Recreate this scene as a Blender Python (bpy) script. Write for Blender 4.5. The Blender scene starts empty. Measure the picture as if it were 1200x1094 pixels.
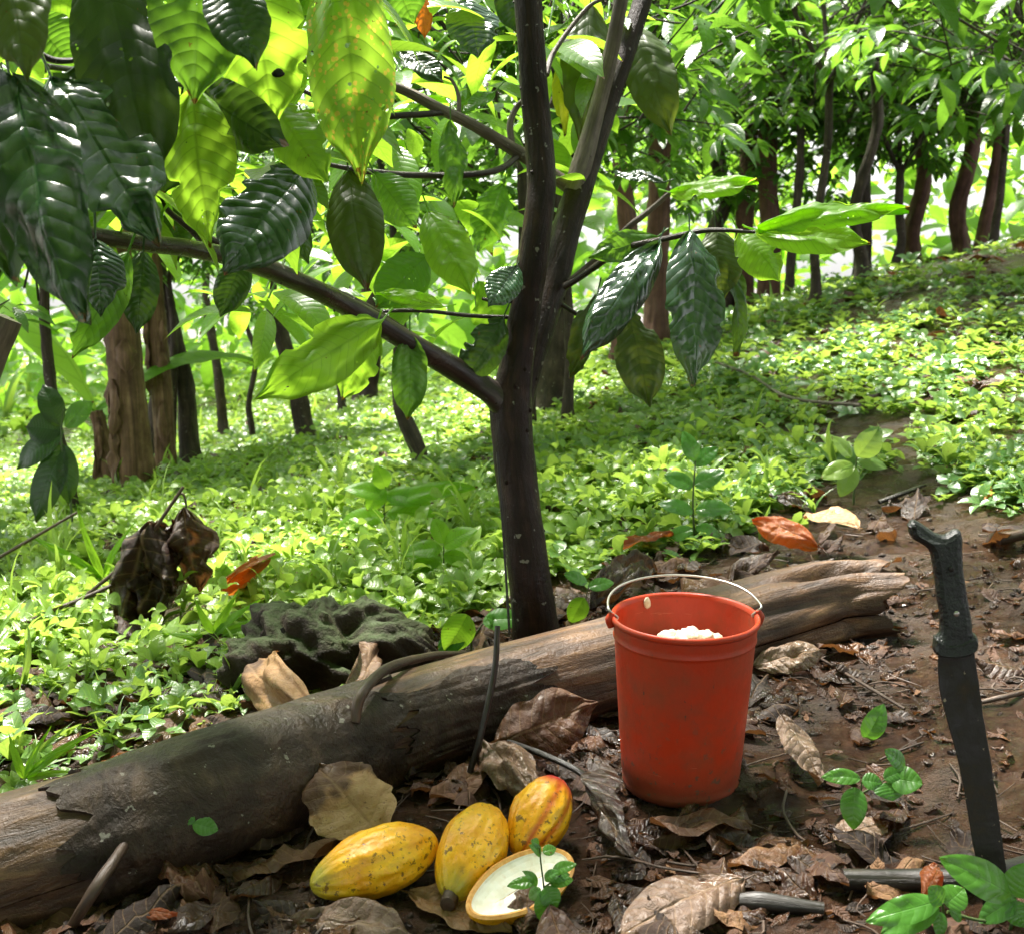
import bpy, math, random
import numpy as np
from mathutils import Vector
from mathutils.bvhtree import BVHTree

random.seed(7)
RNG = np.random.default_rng(11)
SC = bpy.context.scene
COL = SC.collection
R = math.radians

# ---------------------------------------------------------------- camera
CAM = np.array([0.0, 0.0, 1.05])
PITCH = R(12.0)
FPX = 1448.0
FWD = np.array([0, math.cos(PITCH), -math.sin(PITCH)])
UPV = np.array([0, math.sin(PITCH), math.cos(PITCH)])
RGT = np.array([1.0, 0, 0])
cd = bpy.data.cameras.new("camera")
cam = bpy.data.objects.new("camera", cd)
COL.objects.link(cam)
cam.location = CAM
cam.rotation_euler = (R(90) - PITCH, 0, 0)
cd.sensor_width = 36
cd.lens = 36 * FPX / 1200
cd.clip_end = 500
cd.clip_start = 0.05
cd.dof.use_dof = True
cd.dof.focus_distance = 2.35
cd.dof.aperture_fstop = 9.0
SC.camera = cam


def ray(px, py):
    return FWD + RGT * ((px - 600) / FPX) + UPV * ((547 - py) / FPX)


def P(px, py, d):
    return CAM + ray(px, py) * d


def project(V):
    q = np.asarray(V) - CAM
    d = q @ FWD
    dd = np.maximum(d, 1e-3)
    return 600 + FPX * (q @ RGT) / dd, 547 - FPX * (q @ UPV) / dd, d


# ---------------------------------------------------------------- noise
_T = np.random.default_rng(3).random((256, 256))


def vn(x, y):
    x = np.asarray(x, float); y = np.asarray(y, float)
    xi = np.floor(x).astype(int); yi = np.floor(y).astype(int)
    fx = x - xi; fy = y - yi
    fx = fx * fx * (3 - 2 * fx); fy = fy * fy * (3 - 2 * fy)
    a = _T[xi & 255, yi & 255]; b = _T[(xi + 1) & 255, yi & 255]
    c = _T[xi & 255, (yi + 1) & 255]; d = _T[(xi + 1) & 255, (yi + 1) & 255]
    return (a * (1 - fx) + b * fx) * (1 - fy) + (c * (1 - fx) + d * fx) * fy - 0.5


def fbm(x, y, o=4):
    s = 0; a = 1.0; f = 1.0
    for k in range(o):
        s = s + a * vn(x * f + 17.3 * k, y * f + 9.1 * k)
        a *= 0.5; f *= 2.03
    return s


def sst(a, b, x):
    t = np.clip((x - a) / (b - a), 0, 1)
    return t * t * (3 - 2 * t)


def g(x, y):
    x = np.asarray(x, float); y = np.asarray(y, float)
    far = sst(2.0, 11.0, y)
    aR = 0.10 + 0.22 * far
    aL = 0.10 + 0.10 * far
    xr = np.clip(x, 0, None); xl = np.clip(x, None, 0)
    xr = 9 * np.tanh(xr / 9); xl = 9 * np.tanh(xl / 9)
    z = aR * xr + aL * xl
    t = np.clip(y - 2.2, 0, None)
    z = z - 0.055 * t - 0.0012 * np.clip(t, 0, 12) ** 2
    crest = sst(11.0, 20.0, y) * sst(-3, 2.5, x)
    z = z - crest * 0.9 * 1.0 - np.clip(y - 14, 0, 40) * 0.05 * sst(-3, 2.5, x)
    z = z + 0.10 * fbm(x * 0.45 + 3, y * 0.45, 2) * sst(3, 7, y)
    z = z + 0.030 * fbm(x * 2.3, y * 2.3 + 5, 3)
    z = z + 0.026 * fbm(x * 9.0 + 2, y * 9.0, 4) * (1 - sst(4, 8, y))
    return z


def G(px, py, h=0.0):
    """where the line of sight through a pixel meets the ground (or a surface h above it)"""
    r = ray(px, py); s = 0.8
    prev = s
    while s < 120:
        p = CAM + r * s
        if p[2] < float(g(p[0], p[1])) + h:
            lo, hi = prev, s
            for _ in range(24):
                m = 0.5 * (lo + hi); p = CAM + r * m
                if p[2] < float(g(p[0], p[1])) + h: hi = m
                else: lo = m
            return CAM + r * hi
        prev = s
        s += 0.03 if s < 6 else 0.15
    return CAM + r * 30


def gdepth(px, py):
    return float((G(px, py) - CAM) @ FWD)


# ---------------------------------------------------------------- mesh helpers
class MB:
    """gathers pieces of one surface into one mesh"""
    def __init__(s):
        s.V = []; s.F = []; s.U = []; s.R = []; s.M = []; s.n = 0

    def add(s, V, F, U=None, rnd=0.5, mi=0):
        V = np.asarray(V, float); F = np.asarray(F, int)
        s.V.append(V); s.F.append(F + s.n)
        s.U.append(np.zeros((len(V), 2)) if U is None else np.asarray(U, float))
        s.R.append(np.full(len(V), rnd) if np.isscalar(rnd) else np.asarray(rnd, float))
        s.M.append(np.full(len(F), mi))
        s.n += len(V)

    def build(s, name, mats, parent=None, loc=None, smooth=True):
        V = np.concatenate(s.V); U = np.concatenate(s.U); Rn = np.concatenate(s.R)
        if loc is not None: V = V - np.asarray(loc)
        me = bpy.data.meshes.new(name)
        loops = np.concatenate([f.ravel() for f in s.F])
        counts = np.concatenate([np.full(len(f), f.shape[1]) for f in s.F])
        starts = np.concatenate([[0], np.cumsum(counts)[:-1]])
        me.vertices.add(len(V)); me.loops.add(len(loops)); me.polygons.add(len(counts))
        me.vertices.foreach_set("co", V.astype(np.float32).ravel())
        me.loops.foreach_set("vertex_index", loops.astype(np.int32))
        me.polygons.foreach_set("loop_start", starts.astype(np.int32))
        me.polygons.foreach_set("loop_total", counts.astype(np.int32))
        me.polygons.foreach_set("material_index", np.concatenate(s.M).astype(np.int32))
        uv = me.uv_layers.new(name="UVMap")
        uv.data.foreach_set("uv", U[loops].astype(np.float32).ravel())
        at = me.attributes.new("rnd", "FLOAT", "POINT")
        at.data.foreach_set("value", Rn.astype(np.float32))
        me.update(calc_edges=True)
        me.validate()
        me.polygons.foreach_set("use_smooth", np.full(len(me.polygons), smooth))
        for m in (mats if isinstance(mats, (list, tuple)) else [mats]): me.materials.append(m)
        o = bpy.data.objects.new(name, me)
        COL.objects.link(o)
        if parent is not None: o.parent = parent
        if loc is not None and parent is None: o.location = loc
        return o


def tag(o, label=None, cat=None, group=None, kind=None):
    if label: o["label"] = label
    if cat: o["category"] = cat
    if group: o["group"] = group
    if kind: o["kind"] = kind
    return o


def thing(name, label, cat, loc, group=None):
    o = bpy.data.objects.new(name, None)
    COL.objects.link(o)
    o.empty_display_size = 0.05
    o.location = loc
    return tag(o, label, cat, group)


def nrm(v):
    v = np.asarray(v, float)
    return v / max(np.linalg.norm(v), 1e-9)


def grid_faces(nu, nv, closed=False):
    i, j = np.meshgrid(np.arange(nu), np.arange(nv), indexing="ij")
    w = nv if closed else nv + 1
    j2 = (j + 1) % w if closed else j + 1
    return np.stack([i * w + j, (i + 1) * w + j, (i + 1) * w + j2, i * w + j2], -1).reshape(-1, 4)


def smooth_path(pts, n):
    pts = np.asarray(pts, float)
    k = len(pts)
    if k == 2: return pts[0] + (pts[1] - pts[0]) * np.linspace(0, 1, n)[:, None]
    Q = np.vstack([2 * pts[0] - pts[1], pts, 2 * pts[-1] - pts[-2]])
    out = []
    for t in np.linspace(0, k - 1 - 1e-6, n):
        i = int(t); f = t - i
        p0, p1, p2, p3 = Q[i], Q[i + 1], Q[i + 2], Q[i + 3]
        out.append(0.5 * (2 * p1 + (p2 - p0) * f + (2 * p0 - 5 * p1 + 4 * p2 - p3) * f ** 2 + (3 * p1 - p0 - 3 * p2 + p3) * f ** 3))
    return np.array(out)


def tube(mb, pts, rad, n=None, seg=10, lump=0.0, cap=True, mi=0, rnd=0.5, fine=0.0, seed=0.0):
    """a tapering limb along a path; lump and fine roughen its skin"""
    pts = np.asarray(pts, float)
    n = n or max(6, len(pts) * 5)
    c = smooth_path(pts, n)
    rr = np.interp(np.linspace(0, 1, n), np.linspace(0, 1, len(rad)), rad)
    tg = np.gradient(c, axis=0); tg /= np.linalg.norm(tg, axis=1)[:, None] + 1e-12
    a = np.array([0.31, 0.2, 0.93]) if abs(tg[0][2]) < 0.9 else np.array([1.0, 0.1, 0.05])
    N = nrm(np.cross(tg[0], a)); Ns = []
    for i in range(n):
        N = nrm(N - tg[i] * (N @ tg[i])); Ns.append(N)
    Ns = np.array(Ns); Bs = np.cross(tg, Ns)
    th = np.linspace(0, 2 * math.pi, seg, endpoint=False)
    s = np.concatenate([[0], np.cumsum(np.linalg.norm(np.diff(c, axis=0), axis=1))])
    TH, S = np.meshgrid(th, s)
    RR = rr[:, None] * np.ones(seg)
    if lump: RR = RR * (1 + lump * (fbm(np.cos(TH) * 1.3 + seed, S * 4 / max(rr.mean() * 18, .05) + np.sin(TH) * 1.3, 3)))
    if fine: RR = RR + fine * fbm(np.cos(TH) * 6 + seed * 3, S * 22 + np.sin(TH) * 6, 3)
    V = c[:, None, :] + RR[..., None] * (np.cos(TH)[..., None] * Ns[:, None, :] + np.sin(TH)[..., None] * Bs[:, None, :])
    V = V.reshape(-1, 3)
    U = np.stack([S.ravel(), TH.ravel() / (2 * math.pi)], -1)
    F = grid_faces(n - 1, seg, True)
    mb.add(V, F, U, rnd, mi)
    if cap:
        for e, flip in ((0, True), (n - 1, False)):
            ring = V[e * seg:(e + 1) * seg]
            ctr = c[e] + tg[e] * (rr[e] * 0.15 * (1 if not flip else -1))
            VV = np.vstack([ring, ctr])
            idx = np.arange(seg)
            FF = np.stack([idx, (idx + 1) % seg, np.full(seg, seg)], -1)
            if flip: FF = FF[:, ::-1]
            mb.add(VV, FF, np.vstack([U[e * seg:(e + 1) * seg], [[s[e], .5]]]), rnd, mi)


def leaf(base, tip, width, nor, nu=8, nv=4, bow=0.06, fold=0.15, quilt=0.0, veins=9, curl=0.0, rag=0.0, wav=0.0, twist=0.0, seed=0.0, kind=0, bite=0.0):
    """one leaf blade: outline, midrib fold, bow along its length, quilting between its veins"""
    base = np.asarray(base, float); tip = np.asarray(tip, float)
    X = tip - base; L = np.linalg.norm(X); X = X / L
    Z = np.asarray(nor, float); Z = nrm(Z - X * (Z @ X)); Y = np.cross(Z, X)
    t = np.linspace(0, 1, nu + 1); v = np.linspace(-1, 1, nv + 1)
    T, Vv = np.meshgrid(t, v, indexing="ij")
    if kind == 0:      # cacao leaf with a drip tip
        w = (t + .004) ** .72 * (1 - t) ** .80 / .343 * (1 - .45 * sst(.80, .95, t)) ** 1.0
    elif kind == 1:    # oval
        w = (t + .01) ** .62 * (1 - t) ** .85 / .366
    else:              # lance, like grass
        w = np.sin(math.pi * np.clip(t, 0.0, 1) ** 0.6) ** 0.9 * (1 - .3 * t)
    w = np.maximum(w, 0.012) * width * 0.5
    W = np.repeat(w[:, None], nv + 1, 1)
    if rag: W = W * (1 + rag * (fbm(T * 7 + seed * 5, np.sign(Vv) * 3 + seed, 3)) * np.abs(Vv))
    if bite: W = W * (1 - bite * sst(.10, .26, fbm(T * 8 + seed * 2.1, np.sign(Vv) * 2.3 + seed, 2)) * np.abs(Vv) ** 2)
    av = np.abs(Vv)
    z = bow * L * 4 * (T - T * T) - bow * 0.0 + fold * av * W
    z = z - curl * av ** 2 * W
    if quilt:
        ph = (T - 0.15 * av ** 1.3) * veins
        ph = ph + .35 * fbm(T * 3 + seed, Vv * 1.2 + seed * 2, 2)
        z = z + quilt * (1 + .9 * fbm(T * 4 + seed, Vv * 2, 2)) * (np.abs(np.sin(math.pi * ph)) ** 0.6 - 0.6) * np.sin(math.pi * np.clip(av, 0, 1)) ** 0.6
    if wav: z = z + wav * fbm(T * 3.1 + seed * 3.7, Vv * 1.5 + seed * 1.3, 3) * L
    A = twist * (T - 0.3)
    y = Vv * W * np.cos(A); z2 = z * 1.0 + Vv * W * np.sin(A)
    if curl: y = y * (1 - 0.25 * min(abs(curl), 1.5) * av ** 2)
    Q = base + X * (T * L)[..., None] + Y * y[..., None] + Z * z2[..., None]
    U = np.stack([T.ravel(), (Vv.ravel() + 1) / 2], -1)
    return Q.reshape(-1, 3), grid_faces(nu, nv), U


# ---------------------------------------------------------------- materials
class NT:
    def __init__(s, name):
        s.m = bpy.data.materials.new(name); s.m.use_nodes = True
        s.t = s.m.node_tree; s.t.nodes.clear()
        s.out = s.n("ShaderNodeOutputMaterial")

    def n(s, typ, **kw):
        x = s.t.nodes.new(typ)
        for k, v in kw.items():
            if k.startswith("i_"):
                x.inputs[k[2:].replace("_", " ")].default_value = v
            else: setattr(x, k, v)
        return x

    def l(s, a, b): s.t.links.new(a, b)

    def math(s, op, a, b=None, c=None, clamp=False):
        x = s.n("ShaderNodeMath", operation=op, use_clamp=clamp)
        for i, q in enumerate((a, b, c)):
            if q is None: continue
            if isinstance(q, (int, float)): x.inputs[i].default_value = q
            else: s.l(q, x.inputs[i])
        return x.outputs[0]

    def noise(s, vec, scale, detail=4, rough=0.6, dist=0.0):
        x = s.n("ShaderNodeTexNoise")
        x.inputs["Scale"].default_value = scale; x.inputs["Detail"].default_value = detail
        x.inputs["Roughness"].default_value = rough; x.inputs["Distortion"].default_value = dist
        if vec is not None: s.l(vec, x.inputs["Vector"])
        return x.outputs["Fac"]

    def ramp(s, fac, stops, interp="LINEAR"):
        x = s.n("ShaderNodeValToRGB"); cr = x.color_ramp; cr.interpolation = interp
        while len(cr.elements) < len(stops): cr.elements.new(0.5)
        for e, (p, c) in zip(cr.elements, stops):
            e.position = p
            e.color = (*c, 1) if isinstance(c, tuple) else (c, c, c, 1)
        s.l(fac, x.inputs[0])
        return x.outputs[0]

    def mix(s, fac, a, b, mode="MIX"):
        x = s.n("ShaderNodeMix", data_type="RGBA", blend_type=mode)
        for i, q in ((0, fac), (6, a), (7, b)):
            if isinstance(q, (int, float)): x.inputs[i].default_value = q
            elif isinstance(q, tuple): x.inputs[i].default_value = (*q, 1)
            else: s.l(q, x.inputs[i])
        return x.outputs[2]

    def bump(s, h, strength, dist, prev=None):
        x = s.n("ShaderNodeBump"); x.inputs["Strength"].default_value = strength; x.inputs["Distance"].default_value = dist
        s.l(h, x.inputs["Height"])
        if prev is not None: s.l(prev, x.inputs["Normal"])
        return x.outputs[0]

    def pbsdf(s, col, rough, normal=None, spec=0.5, **kw):
        x = s.n("ShaderNodeBsdfPrincipled")
        for k, q in (("Base Color", col), ("Roughness", rough), ("Normal", normal), ("Specular IOR Level", spec)):
            if q is None: continue
            if isinstance(q, (int, float)): x.inputs[k].default_value = q
            elif isinstance(q, tuple): x.inputs[k].default_value = (*q, 1)
            else: s.l(q, x.inputs[k])
        for k, q in kw.items(): x.inputs[k.replace("_", " ")].default_value = q
        return x.outputs[0]

    def done(s, sh):
        s.l(sh, s.out.inputs[0]); return s.m


def obj_vec(n): return n.n("ShaderNodeTexCoord").outputs["Object"]
def gen_pos(n): return n.n("ShaderNodeNewGeometry").outputs["Position"]


def scaled(n, vec, sx, sy, sz):
    m = n.n("ShaderNodeMapping"); m.inputs["Scale"].default_value = (sx, sy, sz); n.l(vec, m.inputs[0]); return m.outputs[0]


def leaf_mat(name, lo, hi, trans, tfac, rough=0.35, veins=9.0, vcol=1.25, bumpd=0.004, holes=0.0, spots=0.0, spec=0.5, vdark=None):
    """living leaf: colour between lo and hi by each leaf's own number, lets light through, veined along its UV"""
    n = NT(name)
    uv = n.n("ShaderNodeUVMap", uv_map="UVMap").outputs[0]
    sp = n.n("ShaderNodeSeparateXYZ"); n.l(uv, sp.inputs[0])
    u, v = sp.outputs[0], sp.outputs[1]
    av = n.math("ABSOLUTE", n.math("MULTIPLY_ADD", v, 2.0, -1.0))
    ph = n.math("MULTIPLY", n.math("SUBTRACT", u, n.math("MULTIPLY", n.math("POWER", av, 1.3), 0.15)), veins)
    tri = n.math("ABSOLUTE", n.math("SINE", n.math("MULTIPLY", ph, math.pi)))
    lat = n.math("SUBTRACT", 1.0, n.math("SMOOTH_MIN", n.math("MULTIPLY", tri, 4.0), 1.0, 0.3), clamp=True)
    mid = n.math("SUBTRACT", 1.0, n.math("MULTIPLY", av, 16.0), clamp=True)
    vein = n.math("MAXIMUM", lat, mid)
    rnd = n.n("ShaderNodeAttribute", attribute_name="rnd").outputs["Fac"]
    base = n.mix(rnd, lo, hi)
    pos = gen_pos(n)
    blot = n.noise(pos, 23.0, 4)
    base = n.mix(n.math("MULTIPLY", blot, 0.45), base, tuple(c * 0.55 for c in lo))
    base = n.mix(n.math("MULTIPLY", vein, 0.55), base, tuple(min(1, c * vcol) for c in hi))
    tcol = n.mix(rnd, tuple(c * 0.75 for c in trans), trans)
    tcol = n.mix(n.math("MULTIPLY", vein, 0.8), tcol, vdark or tuple(c * 0.45 for c in trans))
    tcol = n.mix(n.math("MULTIPLY", blot, 0.35), tcol, tuple(c * 0.6 for c in trans))
    bt = n.math("ADD", u, n.math("MULTIPLY", n.math("SUBTRACT", n.noise(pos, 45.0, 3), 0.5), 0.35))
    brn = n.math("MULTIPLY", n.math("GREATER_THAN", bt, 0.985), 0.9)
    bs = n.math("GREATER_THAN", n.noise(pos, 62.0, 3, 0.6), 0.715)
    brn = n.math("MAXIMUM", brn, n.math("MULTIPLY", bs, 0.8))
    base = n.mix(brn, base, (0.11, 0.05, 0.015)); tcol = n.mix(brn, tcol, (0.16, 0.06, 0.012))
    if spots:
        vo = n.n("ShaderNodeTexVoronoi"); vo.inputs["Scale"].default_value = 34.0; n.l(scaled(n, uv, 1, .42, 1), vo.inputs["Vector"])
        m = n.math("MULTIPLY", n.math("LESS_THAN", vo.outputs["Distance"], 0.34 * spots), n.math("GREATER_THAN", n.noise(uv, 5.0, 3), 0.47))
        base = n.mix(m, base, (0.30, 0.22, 0.03)); tcol = n.mix(m, tcol, (0.75, 0.6, 0.08))
    h = n.math("SUBTRACT", n.math("POWER", tri, 0.6), n.math("MULTIPLY", mid, 0.9))
    fine = n.noise(uv, 60.0, 3)
    b = n.bump(n.math("ADD", h, n.math("MULTIPLY", fine, 0.3)), 0.35, bumpd * .6)
    rg = n.math("ADD", rough, n.math("MULTIPLY", n.math("SUBTRACT", blot, 0.5), 0.35), clamp=True)
    pr = n.pbsdf(base, rg, b, spec)
    tr = n.n("ShaderNodeBsdfTranslucent"); n.l(tcol, tr.inputs[0]); n.l(b, tr.inputs[1])
    mx = n.n("ShaderNodeMixShader"); mx.inputs[0].default_value = tfac
    n.l(pr, mx.inputs[1]); n.l(tr.outputs[0], mx.inputs[2])
    sh = mx.outputs[0]
    if holes:
        vo = n.n("ShaderNodeTexVoronoi"); vo.inputs["Scale"].default_value = 26.0; n.l(scaled(n, uv, 1, .42, 1), vo.inputs["Vector"])
        m = n.math("MULTIPLY", n.math("LESS_THAN", vo.outputs["Distance"], n.math("MULTIPLY", n.math("SUBTRACT", n.noise(scaled(n, pos, 1, 1, 1), 18.0, 3), 0.50), 2.6 * holes)), 1.0)
        tp = n.n("ShaderNodeBsdfTransparent"); m2 = n.n("ShaderNodeMixShader")
        n.l(m, m2.inputs[0]); n.l(sh, m2.inputs[1]); n.l(tp.outputs[0], m2.inputs[2]); sh = m2.outputs[0]
    return n.done(sh)


def dead_mat(name, stops, rough=0.38, tfac=0.12, spec=0.5, tcol=(0.45, 0.18, 0.05), veins=9.0):
    n = NT(name)
    uv = n.n("ShaderNodeUVMap", uv_map="UVMap").outputs[0]
    sp = n.n("ShaderNodeSeparateXYZ"); n.l(uv, sp.inputs[0])
    av = n.math("ABSOLUTE", n.math("MULTIPLY_ADD", sp.outputs[1], 2.0, -1.0))
    ph = n.math("MULTIPLY", n.math("SUBTRACT", sp.outputs[0], n.math("MULTIPLY", n.math("POWER", av, 1.3), 0.15)), veins)
    tri = n.math("ABSOLUTE", n.math("SINE", n.math("MULTIPLY", ph, math.pi)))
    lat = n.math("SUBTRACT", 1.0, n.math("MULTIPLY", tri, 5.0), clamp=True)
    mid = n.math("SUBTRACT", 1.0, n.math("MULTIPLY", av, 14.0), clamp=True)
    vein = n.math("MAXIMUM", lat, mid)
    rnd = n.n("ShaderNodeAttribute", attribute_name="rnd").outputs["Fac"]
    pos = gen_pos(n)
    b1 = n.noise(pos, 30.0, 6, 0.7)
    f = n.math("ADD", rnd, n.math("MULTIPLY", n.math("SUBTRACT", b1, 0.5), 0.75), clamp=True)
    col = n.ramp(f, stops)
    col = n.mix(n.math("MULTIPLY", vein, 0.35), col, (0.30, 0.19, 0.10))
    spk = n.math("GREATER_THAN", n.noise(pos, 140.0, 3), 0.66)
    col = n.mix(n.math("MULTIPLY", spk, 0.6), col, (0.03, 0.018, 0.012))
    cr_ = n.noise(pos, 75.0, 5, 0.65, 0.8)
    h = n.math("ADD", n.math("MULTIPLY", n.math("POWER", tri, 0.6), .45), n.math("ADD", n.math("MULTIPLY", mid, -0.6), n.math("ADD", n.math("MULTIPLY", b1, 0.8), n.math("MULTIPLY", cr_, 1.6))))
    b = n.bump(h, 0.8, 0.0045)
    wet = n.ramp(n.noise(pos, 9.0, 4), [(0.42, rough * 0.42), (0.58, min(1, rough * 1.6))])
    pr = n.pbsdf(col, wet, b, spec)
    tr = n.n("ShaderNodeBsdfTranslucent"); tr.inputs[0].default_value = (*tcol, 1)
    mx = n.n("ShaderNodeMixShader"); mx.inputs[0].default_value = tfac
    n.l(pr, mx.inputs[1]); n.l(tr.outputs[0], mx.inputs[2])
    return n.done(mx.outputs[0])


def bark_mat(name, c1, c2, c3, rough=0.45, su=14.0, sv=3.0, bd=0.006, lichen=0.0, spec=0.45):
    """bark or weathered wood, its grain running along u (metres along the limb)"""
    n = NT(name)
    uv = n.n("ShaderNodeUVMap", uv_map="UVMap").outputs[0]
    pos = obj_vec(n)
    gr = n.noise(scaled(n, uv, su, sv * 10, 1), 1.0, 6, 0.65, 0.4)
    bl = n.noise(pos, 7.0, 5, 0.65)
    fi = n.noise(pos, 90.0, 4, 0.7)
    col = n.ramp(gr, [(0.30, c1), (0.52, c2), (0.72, c3)])
    col = n.mix(n.ramp(bl, [(0.38, 0.0), (0.66, 0.75)]), col, c1)
    if lichen:
        m = n.math("GREATER_THAN", n.noise(pos, 38.0, 3), 0.72 - 0.05 * lichen)
        col = n.mix(n.math("MULTIPLY", m, 0.5), col, (0.30, 0.29, 0.25))
    h = n.math("ADD", gr, n.math("MULTIPLY", fi, 0.35))
    b = n.bump(h, 0.9, bd)
    rg = n.ramp(bl, [(0.3, max(.12, rough - 0.18)), (0.7, min(1, rough + 0.2))])
    return n.done(n.pbsdf(col, rg, b, spec))


M = {}
M["bright"] = leaf_mat("leaf_young_green", (0.07, 0.17, 0.015), (0.13, 0.27, 0.022), (0.50, 0.86, 0.05), 0.60, 0.42, holes=0.35, bumpd=.002, spec=.35, veins=13.0)
M["chewed"] = leaf_mat("leaf_young_chewed", (0.08, 0.18, 0.015), (0.13, 0.27, 0.022), (0.52, 0.86, 0.06), 0.60, 0.34, holes=1.0, spots=1.0, veins=13.0)
M["mid"] = leaf_mat("leaf_mid_green", (0.045, 0.12, 0.014), (0.075, 0.18, 0.02), (0.26, 0.55, 0.035), 0.42, 0.32, veins=13.0, holes=.45)
M["dark"] = leaf_mat("leaf_dark_green", (0.010, 0.034, 0.008), (0.02, 0.060, 0.011), (0.12, 0.24, 0.02), 0.20, 0.34, spec=0.45, veins=13.0)
M["darkholes"] = leaf_mat("leaf_dark_chewed", (0.012, 0.032, 0.007), (0.022, 0.052, 0.009), (0.13, 0.24, 0.02), 0.22, 0.40, holes=0.75, veins=13.0)
M["glossy"] = leaf_mat("leaf_wet_glossy", (0.009, 0.036, 0.012), (0.016, 0.058, 0.018), (0.10, 0.22, 0.03), 0.12, 0.20, spec=0.9, bumpd=0.006, veins=13.0)
M["olive"] = leaf_mat("leaf_olive", (0.035, 0.06, 0.012), (0.05, 0.085, 0.014), (0.17, 0.23, 0.02), 0.30, 0.42, veins=13.0)
M["yellow"] = leaf_mat("leaf_yellowing", (0.35, 0.33, 0.02), (0.45, 0.42, 0.03), (0.9, 0.85, 0.05), 0.5, 0.4)
M["orange"] = leaf_mat("leaf_orange", (0.5, 0.12, 0.01), (0.6, 0.16, 0.015), (0.95, 0.25, 0.02), 0.5, 0.4)
M["crown"] = leaf_mat("leaf_crown", (0.016, 0.055, 0.015), (0.065, 0.16, 0.02), (0.30, 0.62, 0.05), 0.38, 0.30, bumpd=0.004, spec=0.6)
M["crownfront"] = leaf_mat("leaf_crown_front", (0.03, 0.09, 0.014), (0.10, 0.22, 0.02), (0.46, 0.80, 0.05), 0.48, 0.30, bumpd=0.003, spec=0.6, veins=12.0)
M["far"] = leaf_mat("leaf_far_wood", (0.05, 0.13, 0.018), (0.11, 0.25, 0.03), (0.45, 0.80, 0.07), 0.55, 0.40)
M["cover"] = leaf_mat("leaf_ground_cover", (0.05, 0.145, 0.042), (0.25, 0.38, 0.055), (0.54, 0.78, 0.11), 0.38, 0.32, veins=5.0, bumpd=0.003, spec=0.7)
M["herb"] = leaf_mat("leaf_seedling", (0.045, 0.16, 0.025), (0.08, 0.22, 0.03), (0.25, 0.6, 0.05), 0.30, 0.28, veins=6.0, bumpd=0.002, spec=0.6)
BROWNS = [(0.0, (0.009, 0.004, 0.0022)), (0.3, (0.030, 0.0115, 0.0055)), (0.6, (0.066, 0.027, 0.012)), (0.85, (0.12, 0.057, 0.027)), (1.0, (0.25, 0.14, 0.068))]
M["litter"] = dead_mat("dead_leaf", BROWNS, 0.45, 0.08, spec=0.36)
M["wetdead"] = dead_mat("dead_leaf_wet", [(0.0, (0.022, 0.012, 0.009)), (0.5, (0.10, 0.054, 0.034)), (1.0, (0.21, 0.135, 0.09))], 0.30, 0.05, spec=0.6)
M["rust"] = dead_mat("dead_leaf_rusty", [(0.0, (0.06, 0.02, 0.008)), (0.5, (0.30, 0.08, 0.015)), (1.0, (0.50, 0.17, 0.03))], 0.4, 0.35, tcol=(0.85, 0.25, 0.03))
M["tan"] = dead_mat("dead_leaf_tan", [(0.0, (0.07, 0.035, 0.018)), (0.45, (0.27, 0.15, 0.065)), (1.0, (0.46, 0.32, 0.17))], 0.42, 0.15, spec=0.4)
M["heroBark"] = bark_mat("wet_dark_bark", (0.006, 0.0025, 0.0016), (0.018, 0.0072, 0.0042), (0.048, 0.021, 0.013), 0.5, 9.0, 1.2, 0.007, lichen=0.9, spec=.22)
M["branchBark"] = bark_mat("grey_branch_bark", (0.009, 0.006, 0.005), (0.030, 0.019, 0.014), (0.10, 0.075, 0.06), 0.32, 9.0, 1.2, 0.003, lichen=0.7)
M["paleBark"] = bark_mat("pale_grey_bark", (0.05, 0.037, 0.028), (0.13, 0.10, 0.08), (0.24, 0.20, 0.16), 0.5, 9.0, 1.5, 0.004, lichen=.5)
M["treeBark"] = bark_mat("tree_bark", (0.016, 0.010, 0.007), (0.05, 0.031, 0.021), (0.13, 0.09, 0.062), 0.7, 6.0, 1.5, 0.012, lichen=.8)
M["redBark"] = bark_mat("reddish_tree_bark", (0.05, 0.022, 0.014), (0.12, 0.05, 0.03), (0.20, 0.095, 0.06), 0.7, 2.0, 2.0, 0.012)
M["banana"] = bark_mat("dry_sheath", (0.05, 0.025, 0.012), (0.17, 0.09, 0.045), (0.34, 0.21, 0.115), 0.7, 1.5, 2.2, 0.012)
M["logWood"] = bark_mat("weathered_log_wood", (0.018, 0.008, 0.004), (0.095, 0.044, 0.019), (0.25, 0.135, 0.06), 0.5, 5.0, 2.6, 0.008)
M["logBark"] = bark_mat("grey_log_bark", (0.012, 0.0065, 0.004), (0.038, 0.021, 0.0125), (0.10, 0.062, 0.040), 0.46, 16.0, 0.9, 0.014, lichen=0.5, spec=.3)
M["stick"] = bark_mat("brown_stick", (0.025, 0.014, 0.009), (0.075, 0.042, 0.026), (0.15, 0.09, 0.055), 0.45, 20.0, 1.0, 0.002)
M["darkStick"] = bark_mat("wet_dark_stick", (0.006, 0.005, 0.004), (0.018, 0.013, 0.011), (0.05, 0.038, 0.03), 0.35, 20.0, 1.0, 0.002)
M["stem"] = bark_mat("green_stem", (0.03, 0.05, 0.015), (0.06, 0.10, 0.02), (0.10, 0.15, 0.03), 0.45, 20.0, 1.0, 0.001)


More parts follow.
